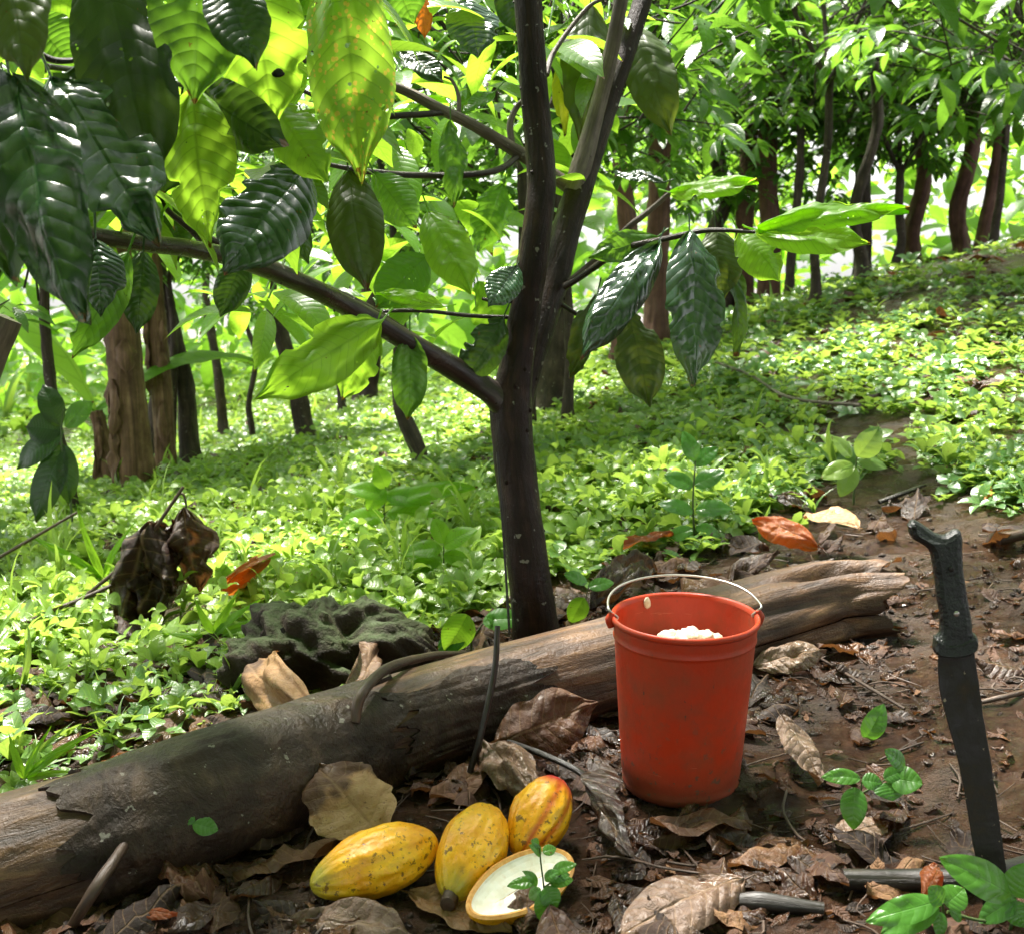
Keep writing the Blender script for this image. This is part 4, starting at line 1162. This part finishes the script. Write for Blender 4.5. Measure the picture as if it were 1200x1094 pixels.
def bg_tree(name, label, base, fork_h, r0, crown, cz=1.0, cs=1.0, lean=(0, 0), mat="treeBark", limbs=3, cat="tree", group="trees of the grove behind the clearing", rag=0.0, thin=False, crot=None, seed=0):
    rg = np.random.default_rng(500 + seed)
    base = np.array([base[0], base[1], float(g(base[0], base[1])) - .03])
    root = thing(name, label, cat, base, group)
    top = np.array([lean[0], lean[1], fork_h])
    mb = MB()
    tube(mb, [(0, 0, -.05), (top * .12) + (0, 0, .0), top * .35 + np.array([rg.normal() * .05, rg.normal() * .05, 0]), top * .7 + np.array([rg.normal() * .06, rg.normal() * .05, 0]), top], [r0 * 1.7, r0 * 1.1, r0 * .98, r0 * .9, r0 * .8], 50, 16 if not rag else 30, .35, fine=.004 + rag, seed=seed + .3)
    ch = cs * (.7 if thin else 1.0)
    for k in range(limbs):
        a = k * 6.28 / max(limbs, 1) + rg.uniform(0, 2)
        e = top + np.array([math.cos(a) * .55 * ch, math.sin(a) * .55 * ch, rg.uniform(.7, 1.2) * ch])
        m_ = (top + e) / 2 + np.array([0, 0, -.06])
        tube(mb, [top - (0, 0, .04), m_, e], [r0 * .62, r0 * .45, r0 * .2], 16, 9, .2, seed=k)
        e2 = e + np.array([math.cos(a + .7) * .4, math.sin(a + .7) * .4, .35]) * ch
        tube(mb, [m_, (m_ + e2) / 2, e2], [r0 * .4, r0 * .3, r0 * .12], 12, 7, .2, seed=k + 9)
    mb.build("trunk", M[mat], root)
    if crown is not None:
        c = bpy.data.objects.new("crown", CR[crown]); COL.objects.link(c); c.parent = root
        c.location = top + np.array([0, 0, (cz - 1.0)]); c.scale = (cs, cs, cs)
        c.rotation_euler = (0, 0, crot if crot is not None else rg.uniform(0, 6.28))
    return root


def foot(px, py): p = G(px, py); return (p[0], p[1])
def at(px, d): p = P(px, 300, d); return (p[0], p[1])
def rad(px, w): return w * .5 * gdepth(*px) / FPX


CT = "cacao_tree"
trees = [
    # label, foot pixel, width px, fork height, crown, scale, lean, bark, limbs
    ("dark stout cacao tree directly behind the near trunk", (646, 492), 40, 1.5, 0, 1.05, (.05, 0), "treeBark", 3),
    ("slim leaning cacao tree left of the near trunk's fork", (489, 556), 19, 1.05, 1, .85, (-.12, .1), "treeBark", 2),
    ("tilted grey cacao trunk with swollen foot in left middle distance", (354, 526), 20, 1.5, 2, 1.0, (-.28, .1), "treeBark", 3),
    ("slender straight tree second from the tilted grey trunk", (252, 522), 11, 2.0, 1, 1.0, (-.05, 0), "treeBark", 2),
    ("thin sapling with forked top in the left clearing", (287, 522), 7, 1.15, 4, .8, (-.04, 0), "treeBark", 2),
    ("dark slim trunk leaning beside the sheathed banana stem", (214, 556), 22, 2.0, 0, 1.0, (-.28, .1), "treeBark", 2),
    ("thin dark stem between banana stem and slim trunk", (187, 560), 10, 1.4, 3, .8, (.05, 0), "treeBark", 3),
    ("narrow far trunk in bright gap left of the near fork", (396, 494), 9, 1.7, 2, 1.0, (-.03, 0), "treeBark", 2),
    ("thick far dark trunk behind the bright gap", (426, 474), 26, 2.0, 0, 1.2, (0, 0), "treeBark", 3),
    ("reddish trunk behind the drooping glossy leaves", (772, 408), 28, 1.9, 2, 1.1, (.0, .1), "redBark", 3),
    ("tall brown trunk left of the reddish one", (733, 420), 22, 2.4, 1, 1.1, (0, 0), "redBark", 2),
    ("left of two twin brown trunks on the crest", (874, 362), 22, 2.4, 0, 1.2, (-.03, 0), "redBark", 2),
    ("right of two twin brown trunks on the crest", (903, 356), 24, 2.3, 2, 1.15, (-.06, 0), "redBark", 2),
    ("slim trunk just right of the twin brown trunks", (926, 346), 11, 1.9, 3, 1.0, (.05, 0), "treeBark", 2),
    ("slender black sapling in front of the crest at right", (957, 361), 11, 1.75, 4, 1.2, (.03, 0), "treeBark", 3),
    ("dark upright trunk on the crest right of the sapling", (1011, 292), 20, 1.9, 0, 1.1, (0, 0), "treeBark", 3),
    ("thin forked trunk next to the dark crest trunk", (1049, 286), 11, 1.1, 1, 1.0, (0, 0), "treeBark", 3),
    ("brown peeling trunk in the group at far right", (1071, 281), 20, 1.7, 2, 1.1, (-.04, 0), "redBark", 2),
    ("broad reddish trunk in the middle of the far right group", (1126, 266), 20, 1.8, 0, 1.1, (0, 0), "redBark", 2),
    ("leaning brown trunk right of the broad reddish one", (1149, 262), 15, 1.7, 1, 1.0, (.12, 0), "redBark", 2),
    ("thin dark trunk last in the far right group", (1163, 258), 9, 1.6, 3, 1.0, (.02, 0), "treeBark", 2),
    ("multi stemmed cacao tree with steep dark limbs behind right branch", (848, 366), 20, 1.5, 2, 1.15, (.02, 0), "treeBark", 4),
]
for i, (lab, fp, w, fh, cr, cs, lean, mat, nl) in enumerate(trees):
    cs *= .72 if fp[0] < 700 else 1.0
    if fp[0] > 760 and i % 2: cr, cs = 5, cs * .78
    d = gdepth(*fp)
    if fp[0] > 1000 or d > 15: d = min(d, 12.5 + (i * 37 % 10) * .22)
    bg_tree(CT, lab, at(fp[0], d), fh, w * .5 * d / FPX, cr, 1.0, cs, lean, mat, nl, seed=i, rag=.008 if mat == "redBark" else 0)

# trees whose feet the photograph hides, their crowns filling the top of the picture
hid = [("cacao tree whose drooping crown fills the upper right corner", (1330, 4.6), 1.5, 2, 1.15, .04),
       ("cacao tree with pale crown behind the near trunk's right branch", (622, 7.2), 1.7, 1, 1.2, .03), ("cacao tree with spreading crown behind the near tree's left branches", (612, 5.6), 1.5, 0, 1.0, .03),
       ("leafy cacao tree behind the left dark leaves", (60, 6.2), 1.55, 2, 1.0, .03), ("cacao tree with crown at the far left edge", (-160, 4.8), 1.0, 1, .9, .04),
       ("cacao tree with bright crown above the left clearing", (165, 9.5), 2.3, 2, 1.2, .05),
       ("cacao tree with dark crown over the far right crest", (1010, 10.5), 1.9, 3, 1.3, .05),
       ("cacao tree with dark crown filling the right edge above the crest", (1235, 8.0), 1.3, 5, 1.0, .05),
       ("cacao tree hidden behind the near right branch with a dark wide crown", (668, 7.0), 2.0, 0, .85, .03)]
for i, (lab, (px, d), fh, cr, cs, r0) in enumerate(hid):
    bg_tree(CT, lab, at(px, d), fh, r0, cr, 1.0, cs, (0, 0), "treeBark", 3, seed=60 + i)

# unseen trees added behind the viewer to shade the clearing's near side
for i, (x, y, fh, cs) in enumerate([(-2.6, .6, 1.7, 1.6), (2.9, .4, 1.8, 1.6), (0.3, -2.6, 1.6, 1.9), (-3.4, -2.6, 1.5, 1.8), (3.8, -2.8, 1.7, 1.8)]):
    bg_tree(CT, "unseen cacao tree added behind the viewer for shade", (x, y), fh, .06, 5, 1.0, cs, (0, 0), "treeBark", 3, group="unseen shade trees added behind the viewer", seed=90 + i)

# banana plants: sheathed stems with torn dry layers
def banana(label, fp, w, h, seed, leaves=7):
    base = foot(*fp); r0 = rad(fp, w)
    b = np.array([base[0], base[1], float(g(*base)) - .03]); rg = np.random.default_rng(seed)
    root = thing("banana_plant", label, "banana plant", b, "banana plants among the cacao")
    mb = MB(); tube(mb, [(0, 0, -.05), (0, 0, h * .3), (-.02, 0, h * .7), (-.05, 0, h)], [r0 * 1.05, r0 * .88, r0 * .8, r0 * .65], 60, 36, .18, fine=.010, seed=seed)
    mb.build("stem", M["banana"], root)
    for k in range(9):
        a = rg.uniform(2.2, 5.6); z = h * rg.uniform(.15, .95)
        p = np.array([math.cos(a) * r0 * .95, math.sin(a) * r0 * .95, z]); d = np.array([math.cos(a), math.sin(a), 0])
        mb = MB()
        V, F, U = leaf(p, p + d * r0 * rg.uniform(.05, .35) + np.array([0, 0, -rg.uniform(.2, .5)]), r0 * rg.uniform(.7, 1.2), d, 16, 8, .04, .2, 0, 5, .8, .5, .12, rg.uniform(-.5, .5), k + seed)
        mb.add(V, F, np.stack([U[:, 0] * .4, U[:, 1] * .3], -1)); mb.build("dry_sheath", M["banana"], root)
    for k in range(leaves):
        a = k * 2.4 + seed; d = np.array([math.cos(a), math.sin(a), 0])
        s = np.array([-.05, 0, h]); L = rg.uniform(1.3, 1.9); mb = MB()
        V, F, U = leaf(s, s + d * L * .8 + np.array([0, 0, rg.uniform(.1, .9)]), .42, np.array([0, 0, 1]) - d * .3, 24, 8, .16, .15, .0, 9, .3, .3, .05, 0, k)
        mb.add(V, F, U, rg.random()); mb.build("leaf", M["far"], root)


banana("thick banana stem wrapped in torn dry sheaths at left", (158, 574), 46, 2.0, 1)
banana("paler banana stem with ragged brown sheath behind the thick one", (196, 560), 26, 2.0, 4, 5)
banana("short pale banana stump left of the thick banana stem", (128, 572), 22, .55, 7, 2)

# ---------------------------------------------------------------- far wood
rg = np.random.default_rng(77); mb = MB()
TV = [leaf((0, 0, 0), (1, 0, -.15), .4, (0, 0, 1), 3, 2, .1, .2) for _ in range(1)][0]


def scatter(mb, tv, C, yaw, pit, roll, S, rnd, H=None):
    V, F, U = tv
    n = len(C)
    cy, sy = np.cos(yaw), np.sin(yaw); cp, sp_ = np.cos(pit), np.sin(pit); cr, sr = np.cos(roll), np.sin(roll)
    x, y, z = V[:, 0][None], V[:, 1][None], V[:, 2][None] * (1.0 if H is None else H[:, None])
    y, z = y * cr[:, None] - z * sr[:, None], y * sr[:, None] + z * cr[:, None]
    x, z = x * cp[:, None] - z * sp_[:, None], x * sp_[:, None] + z * cp[:, None]
    x, y = x * cy[:, None] - y * sy[:, None], x * sy[:, None] + y * cy[:, None]
    Q = np.stack([x, y, z], -1) * S[:, None, None] + C[:, None, :]
    FF = (F[None] + (np.arange(n) * len(V))[:, None, None]).reshape(-1, F.shape[1])
    mb.add(Q.reshape(-1, 3), FF, np.tile(U, (n, 1)), np.repeat(rnd, len(V)))


n = 26000
x = rg.uniform(-22, 24, n); y = rg.uniform(15.5, 34, n)
z = g(x, y) + rg.uniform(.1, 11.5, n) ** 1.0
keep = fbm(x * .35 + 9, z * .35 + y * .2, 3) > -.30
x, y, z = x[keep], y[keep], z[keep]; n = len(x)
scatter(mb, TV, np.stack([x, y, z], -1), rg.uniform(0, 6.28, n), rg.uniform(-.9, .3, n), rg.normal(0, .5, n), rg.uniform(.35, .75, n), np.clip(.5 + fbm(x * .5, z * .5 + y * .3, 2) + rg.normal(0, .15, n), 0, 1))
tag(mb.build("far_wood", M["far"]), "bright far wood beyond the grove", kind="stuff")

# ---------------------------------------------------------------- green ground cover
def herb_template(seed, kind):
    rg = np.random.default_rng(seed); V_, F_, U_ = [], [], []; n = 0
    def put(b, t, w, nor, k=1, nu=4, nv=2, bow=.08):
        nonlocal n
        V, F, U = leaf(b, t, w, nor, nu, nv, bow, .25, kind=k); V_.append(V); F_.append(F + n); U_.append(U); n += len(V)
    if kind == "pairs":
        h = 1.0
        for lv in range(3):
            zz = h * (.35 + .32 * lv); a0 = rg.uniform(0, 3.14) if lv == 0 else a0 + rg.uniform(.9, 1.9)
            for s in (0, math.pi):
                a = a0 + s + rg.normal() * .2; l = (1.0 - .2 * lv) * rg.uniform(.7, 1.0)
                d = np.array([math.cos(a), math.sin(a), rg.uniform(-.25, .25)])
                put(np.array([0, 0, zz]), np.array([0, 0, zz]) + d * l, l * rg.uniform(.52, .78), (rg.normal() * .3, -.35 + rg.normal() * .3, 1))
    elif kind == "rosette":
        for k in range(5):
            a = k * 1.257 + rg.normal() * .2; l = rg.uniform(.7, 1.1); d = np.array([math.cos(a), math.sin(a), rg.uniform(.0, .5)])
            put(np.array([0, 0, .3]), np.array([0, 0, .3]) + d * l, l * rg.uniform(.45, .7), (-d[0] * d[2], -d[1] * d[2] - .2, 1.0), bow=.15)
    else:
        for k in range(6):
            a = rg.uniform(0, 6.28); l = rg.uniform(.9, 1.8); el = rg.uniform(.3, 1.2)
            d = np.array([math.cos(a) * math.cos(el), math.sin(a) * math.cos(el), math.sin(el)])
            put(np.array([0, 0, 0]), d * l, l * rg.uniform(.09, .14), (-d[0] * d[2], -d[1] * d[2], 1.0 - d[2] ** 2 + .05), 2, 5, 2, .2)
    return np.concatenate(V_), np.concatenate(F_), np.concatenate(U_)


TPL = [herb_template(1, "pairs"), herb_template(2, "pairs"), herb_template(3, "rosette"), herb_template(4, "rosette"), herb_template(5, "blade"), herb_template(6, "blade")]


def cover_density(x, y):
    """how thickly the weeds grow: bare mud round the bucket, log and machete, thick beyond"""
    z = g(x, y)
    px, py, d = project(np.stack([x, y, z], -1))
    edge = np.interp(px, [-100, 120, 300, 440, 560, 720, 850, 930, 980, 1040, 1100, 1200, 1300], [960, 900, 838, 790, 752, 690, 662, 618, 552, 528, 568, 628, 645])
    soft = np.interp(px, [0, 600, 900, 1200], [40, 50, 60, 110])
    n = fbm(x * 1.7 + 4, y * 1.7, 3)
    a = np.clip((edge - py) / soft + n * 1.3 + .1, 0, 1)
    a = a * np.clip(1.0 + 1.1 * fbm(x * .9, y * .9 + 8, 3), .12, 1) * np.clip(1 + (.2 + 1.6 * sst(650, 950, px)) * (fbm(x * 2.6, y * 2.6 + 3, 3) - .10), .08, 1) * np.clip(1.15 + 1.5 * fbm(x * 4.1 + 7, y * 4.1, 2), .15, 1)
    # thin shaded ground below the right crest
    a = a * (1 - .8 * sst(900, 1120, px) * (1 - sst(300, 400, py)))
    a = a * (1 - .85 * sst(100, 130, px) * (1 - sst(240, 280, px)) * sst(610, 650, py) * (1 - sst(750, 790, py)))
    a = a * (1 - .45 * (1 - sst(260, 420, px)) * sst(740, 800, py))
    return a, px, py, d


rg = np.random.default_rng(8)
mb = MB()
for (ylo, yhi, cnt, smin, smax) in ((1.9, 3.4, 5200, .026, .066), (3.2, 5.5, 11500, .030, .082), (5.5, 9, 15000, .038, .09), (9, 17, 11000, .06, .12), (17, 40, 5000, .18, .4)):
    y = ylo + (yhi - ylo) * rg.random(cnt); x = (rg.random(cnt) - .5) * 2 * (y * .47 + .25)
    a, px, py, d = cover_density(x, y)
    k = rg.random(cnt) < a
    x, y, px, py = x[k], y[k], px[k], py[k]
    which = np.where(rg.random(len(x)) < np.interp(px, [0, 350, 700, 1200], [.13, .05, .02, .02]), rg.integers(4, 6, len(x)), rg.integers(0, 4, len(x)))
    tone = np.clip(.5 + .9 * fbm(x * .8 + 2, y * .8, 3) + rg.normal(0, .24, len(x)) - .36 * sst(640, 900, px) + .22 * (1 - sst(200, 600, px)), 0, 1)  # lighter towards the left: overexposed light put into the leaf colour
    for w in range(6):
        m = which == w; q = m.sum()
        if not q: continue
        S = (smin + (smax - smin) * rg.random(q) ** 1.5 * 1.25) * (1.0 if w < 4 else 1.3)
        C = np.stack([x[m], y[m], g(x[m], y[m])], -1)
        scatter(mb, TPL[w], C, rg.uniform(0, 6.28, q), rg.normal(0, .26, q), rg.normal(0, .26, q), S, tone[m], .6 + (1.6 if ylo < 5 else .9) * rg.random(q) ** 3)
tag(mb.build("ground_cover", M["cover"]), "low green weeds covering the slope", kind="stuff")

# ---------------------------------------------------------------- leaf litter and twigs on the soil
rg = np.random.default_rng(21)
LT = []
for s in range(14):
    LT.append(leaf((-.5, 0, .02), (.5, 0, .02), .42, (0, 0, 1), 12, 6, rg.uniform(-.02, .06), rg.uniform(-.1, .2), .003, 9, rg.uniform(-.3, .5), .45, .20, rg.uniform(-.6, .6), s * 2.3))
mb = MB()


def litter(n, ylo, yhi, smin, smax, dens, tilt, lift):
    y = ylo + (yhi - ylo) * rg.random(n); x = (rg.random(n) - .5) * 2 * (y * .45 + .15)
    z = g(x, y); px, py, d = project(np.stack([x, y, z], -1))
    k = rg.random(n) < dens(px, py, x, y)
    # keep off the bucket's and pods' own places
    k &= (np.hypot(x - BK[0], y - BK[1]) > BR * (.75 if smax > .06 else .6)) & ~((px > 385 if smax > .06 else px > 400) & (px < 690) & (py > 935) & (py < 1105)) & ~((smax > .06) & (px > 705) & (px < 895) & (py > 870) & (py < 968))
    x, y, z = x[k], y[k], z[k]
    w = rg.integers(0, len(LT), len(x))
    for i in range(len(LT)):
        m = w == i; q = m.sum()
        if not q: continue
        S = rg.uniform(smin, smax, q)
        C = np.stack([x[m], y[m], z[m] + lift + .06 * S], -1)
        scatter(mb, LT[i], C, rg.uniform(0, 6.28, q), rg.normal(0, tilt, q), rg.normal(0, tilt, q), S, np.clip(rg.beta(1.2, 2.4, q), 0, 1))


def dens_front(px, py, x, y):
    a = np.interp(px, [-100, 250, 700, 860, 960, 1040, 1300], [1, 1, .95, .62, .38, .18, .16]) * np.interp(py, [600, 700, 760, 1200], [.8, .9, 1, 1])
    return a * np.clip(.9 + 1.2 * fbm(x * 4, y * 4, 2), .15, 1)


def dens_back(px, py, x, y): return np.clip(.55 + 1.5 * fbm(x * 1.3, y * 1.3 + 4, 3), 0, 1)


litter(1500, 1.5, 3.4, .06, .12, dens_front, .17, .003)
litter(520, 1.5, 3.3, .12, .20, dens_front, .12, .006)
litter(5200, 1.5, 3.4, .012, .05, lambda px, py, x, y: np.clip(dens_front(px, py, x, y) + .25, 0, 1), .30, .002)
litter(900, 3.0, 8.0, .10, .22, dens_back, .30, .006)
litter(350, 8.0, 14.0, .12, .25, dens_back, .30, .01)
tag(mb.build("leaf_litter", M["litter"]), "brown dead leaves littering the wet soil", kind="stuff")
# crumbs of soil and chips of rotten wood
cb = MB(); blob(cb, np.zeros(3), np.diag([1.0, .8, .6]), 2.2, 5, .7)
CT_ = (cb.V[0], cb.F[0], np.zeros((len(cb.V[0]), 2)))
n = 9000; y = 1.5 + 2.9 * rg.random(n) ** 1.2; x = (rg.random(n) - .5) * 2 * (y * .45 + .15)
k = fbm(x * 5, y * 5, 3) + .25 * fbm(x * 1.1, y * 1.1, 2) > -.02; x, y = x[k], y[k]; n = len(x)
S = .0022 + .010 * rg.random(n) ** 3
mb = MB(); scatter(mb, CT_, np.stack([x, y, g(x, y) + S * .2], -1), rg.uniform(0, 6.28, n), rg.normal(0, .3, n), rg.normal(0, .3, n), S, rg.random(n))
tag(mb.build("soil_crumbs", M["ground"]), "wet crumbs of soil on the bare mud", kind="stuff")
mb = MB()
for _ in range(700):
    y = rg.uniform(1.5, 4.2); x = rg.uniform(-.5, .5) * (y * .9 + .3); a = rg.uniform(0, 6.28); L = rg.uniform(.03, .14)
    d = np.array([math.cos(a), math.sin(a)]); p0 = np.array([x, y]); pts = []
    if np.hypot(x - BK[0], y - BK[1]) < BR: continue
    for s in (0, .5, 1):
        q = p0 + d * L * s + rg.normal(size=2) * .006; pts.append([q[0], q[1], float(g(*q)) + rg.uniform(.003, .012)])
    r = rg.uniform(.0008, .0026); tube(mb, pts, [r, r, r * .7], 6, 5, 0, rnd=rg.random())
tag(mb.build("twig_litter", M["stick"]), "fine twigs and rootlets on the wet soil", kind="stuff")

# ---------------------------------------------------------------- single seedlings
def seedling(name, label, foot_px, leaves, stems, mat="herb", wfac=1.0, cat="plant", group=None, stem_r=.0018, dd_=0.0, kind=1, depth=None):
    base = G(*foot_px) if depth is None else P(*foot_px, depth); d0 = float((base - CAM) @ FWD)
    root = thing(name, label, cat, base, group)
    mb = MB()
    for s in stems:
        tube(mb, [P(x, y, d0 - .001 * abs(foot_px[1] - y) * .3) for x, y in s], [stem_r, stem_r * .6], 14, 6, .1)
    mb.build("stem", M["stem"], root, base)
    for i, lf in enumerate(leaves):
        (bx, by), (tx, ty), w = lf[:3]; nz = lf[3] if len(lf) > 3 else .9
        z = random.uniform(-.02, .02)
        pb, pt = P(bx, by, d0 - .02), P(tx, ty, d0 - .02 + z - dd_)
        V, F, U = leaf(pb, pt, w * d0 / FPX, (random.uniform(-.4, .4), -.8, nz), 20, 10, random.uniform(.04, .12), .22, .0008, 6, .2, .03, .04, random.uniform(-.3, .3), i + bx * .01, kind)
        mb = MB(); mb.add(V, F, U, random.random()); mb.build("leaf", M[lf[4] if len(lf) > 4 else mat], root, base)


seedling("seedling", "small glossy sprig growing in front of the opened pod", (640, 1082),
         [((632, 990), (622, 984), 12), ((634, 1000), (620, 990), 14), ((636, 998), (652, 993), 14), ((648, 1020), (676, 1012), 16), ((640, 1028), (668, 1024), 18), ((638, 1030), (656, 1020), 14),
          ((628, 1032), (594, 1038), 16), ((630, 1036), (612, 1020), 14), ((640, 1038), (652, 1064), 28, .5), ((636, 1046), (636, 1080), 26, .2), ((634, 1042), (620, 1052), 16), ((644, 1034), (672, 1030), 16)],
         [[(640, 1084), (638, 1045), (634, 1012), (632, 992)], [(637, 1040), (650, 1030), (660, 1022)]], "herb")
seedling("seedling", "young plant with shiny oval leaves on the mud left of the machete", (1004, 968),
         [((1008, 912), (962, 910), 20), ((1010, 914), (1034, 918), 22), ((1040, 916), (1046, 938), 40, .6), ((1044, 912), (1082, 918), 36), ((1060, 898), (1036, 878), 24), ((1002, 922), (1000, 972), 32, .3), ((1036, 912), (1060, 902), 20)],
         [[(1004, 970), (1008, 940), (1010, 915)], [(1008, 930), (1030, 918), (1048, 905)]], "herb")
seedling("seedling", "broad leaved seedling at the foot of the machete", (1105, 1100),
         [((1100, 1056), (1014, 1080), 34), ((1100, 1062), (1032, 1094), 36), ((1105, 1058), (1088, 1038), 26), ((1108, 1060), (1130, 1040), 34, .6), ((1112, 1066), (1128, 1072), 24), ((1186, 1050), (1100, 1004), 46, .8), ((1190, 1052), (1146, 1080), 30), ((1190, 1050), (1206, 1010), 40, .4), ((1102, 1068), (1100, 1100), 18, .2), ((1186, 1056), (1200, 1086), 30)],
         [[(1108, 1104), (1106, 1075), (1104, 1058)], [(1180, 1108), (1188, 1070), (1190, 1050)], [(1110, 1068), (1150, 1078), (1186, 1076)]], "herb", stem_r=.0028)
seedling("seedling", "single pale green leaf standing on the mud behind the shiny seedling", (1012, 868), [((1014, 866), (1036, 824), 28, .5)], [[(1012, 870), (1014, 864)]], "herb")
lg = log_depth(228, 962) + .012
seedling("seedling", "two small veined leaves sprouting from the log's bark", (228, 962), [((228, 962), (196, 950), 20), ((226, 964), (256, 972), 24)], [[(230, 968), (228, 961)]], "herb", depth=lg)
seedling("seedling", "seedling with large heart leaves behind the log beside the trunk", (550, 772), [((548, 720), (522, 764), 40, .3, "bright"), ((566, 728), (614, 726), 30, .9), ((545, 745), (512, 760), 26, .5), ((585, 730), (570, 722), 18)], [[(552, 776), (552, 745), (548, 722)], [(552, 750), (566, 730)]], "herb", stem_r=.003)
seedling("seedling", "plant with wide green leaf just right of the trunk's foot", (680, 735), [((684, 700), (668, 730), 26, .3, "bright"), ((690, 688), (720, 682), 18), ((688, 682), (660, 672), 18)], [[(682, 738), (686, 705), (690, 684)]], "herb")
seedling("seedling", "tall weedy shoot with paired leaves behind the bucket", (815, 640), [((812, 600), (770, 590), 22), ((815, 598), (858, 596), 24), ((812, 570), (778, 556), 22), ((814, 568), (850, 552), 26), ((814, 540), (800, 505), 22, .4), ((814, 545), (842, 524), 22), ((812, 620), (780, 632), 20), ((815, 618), (846, 628), 20)], [[(815, 642), (812, 590), (815, 540)]], "herb", stem_r=.004)
seedling("seedling", "seedling with pale round leaves on the slope's bare edge", (1000, 590), [((1000, 545), (962, 560), 26, .9), ((1000, 545), (984, 582), 26, .6), ((1005, 535), (1030, 500), 34, .3), ((1004, 540), (1040, 548), 22), ((998, 535), (974, 512), 24)], [[(1000, 592), (1002, 560), (1004, 535)]], "cover", stem_r=.004)
seedling("seedling", "bright yellow green shoot left of the near trunk", (452, 640), [((450, 580), (402, 572), 26), ((452, 580), (505, 590), 30), ((450, 570), (430, 598), 26, .3), ((452, 572), (440, 545), 24, .3), ((454, 600), (520, 612), 34), ((450, 605), (395, 618), 30), ((452, 590), (560, 570), 26)], [[(452, 642), (450, 600), (452, 570)]], "bright", stem_r=.004)
seedling("seedling", "bright leafy shoot in the weeds before the near trunk's left side", (520, 690), [((520, 640), (560, 620), 28), ((518, 642), (470, 650), 26), ((520, 650), (566, 660), 30), ((518, 655), (476, 672), 26), ((520, 636), (508, 606), 24, .3)], [[(520, 692), (520, 660), (520, 636)]], "bright", stem_r=.003)
seedling("cacao_seedling", "young cacao seedling with one big drooping leaf at left edge", (80, 640), [((74, 520), (42, 612), 40, .1, "dark"), ((78, 522), (80, 592), 26, .1, "dark"), ((72, 505), (30, 500), 40, .4, "dark"), ((74, 505), (20, 550), 34, .3, "dark"), ((76, 500), (110, 470), 30, .4, "mid"), ((70, 500), (50, 450), 30, .3, "dark")], [[(88, 650), (82, 580), (72, 520), (74, 480)]], "dark", stem_r=.006, kind=0)
seedling("grass_tuft", "long bladed grass tuft behind the log at left", (30, 925), [((30, 915), (5, 985 - 50), 12, .3), ((30, 910), (96, 870), 14, .9), ((28, 912), (60, 850), 12, .5), ((28, 912), (10, 858), 12, .5), ((32, 912), (100, 905), 12, .9), ((32, 905), (124, 850), 14, .9)], [[(30, 930), (30, 908)]], "bright", kind=2, cat="grass")
seedling("grass_tuft", "long bladed grass tuft by the withered leaf's foot", (250, 760), [((250, 750), (190, 742), 12, .9), ((250, 745), (310, 700), 14, .8), ((252, 745), (340, 722), 13, .9), ((250, 742), (228, 700), 12, .5), ((252, 748), (330, 752), 12, .9), ((250, 742), (280, 690), 12, .5)], [[(250, 764), (250, 742)]], "bright", kind=2, cat="grass")
seedling("grass_tuft", "long bladed grass tuft at the left edge below the dark leaf", (120, 690), [((120, 680), (60, 640), 12, .8), ((120, 678), (30, 625), 14, .8), ((122, 676), (160, 610), 13, .6), ((120, 676), (90, 590), 13, .5), ((122, 680), (190, 655), 12, .9), ((118, 680), (50, 690), 12, .9)], [[(120, 694), (120, 674)]], "bright", kind=2, cat="grass")

# ---------------------------------------------------------------- light
W = bpy.data.worlds.new("World"); SC.world = W; W.use_nodes = True
nt = W.node_tree; bg = nt.nodes["Background"]
sky = nt.nodes.new("ShaderNodeTexSky"); sky.sky_type = "NISHITA"; sky.sun_disc = False
SUN_EL, SUN_AZ = R(64), R(-28)       # azimuth measured from +Y (away from the viewer) towards +X
sky.sun_elevation = SUN_EL; sky.sun_rotation = SUN_AZ
sky.air_density = 1.0; sky.dust_density = 1.2; sky.ozone_density = 1.0
hs = nt.nodes.new("ShaderNodeHueSaturation"); hs.inputs["Saturation"].default_value = 0.12
nt.links.new(sky.outputs[0], hs.inputs["Color"]); nt.links.new(hs.outputs[0], bg.inputs[0])
bg.inputs[1].default_value = 0.08
sd = bpy.data.lights.new("sun", "SUN"); sd.energy = 5.0; sd.angle = R(10); sd.color = (1, .95, .86)
so = bpy.data.objects.new("sun", sd); COL.objects.link(so)
dirv = Vector((math.sin(SUN_AZ) * math.cos(SUN_EL), math.cos(SUN_AZ) * math.cos(SUN_EL), math.sin(SUN_EL)))
so.rotation_euler = dirv.to_track_quat("Z", "Y").to_euler()
so.location = (0, 0, 20)

SC.view_settings.view_transform = "Standard"
SC.view_settings.look = "None"
SC.view_settings.exposure = 2.4
SC.view_settings.gamma = 1
SC.render.engine = "CYCLES"
SC.cycles.max_bounces = 8
SC.cycles.transmission_bounces = 6
SC.cycles.transparent_max_bounces = 8
SC.cycles.use_denoising = True
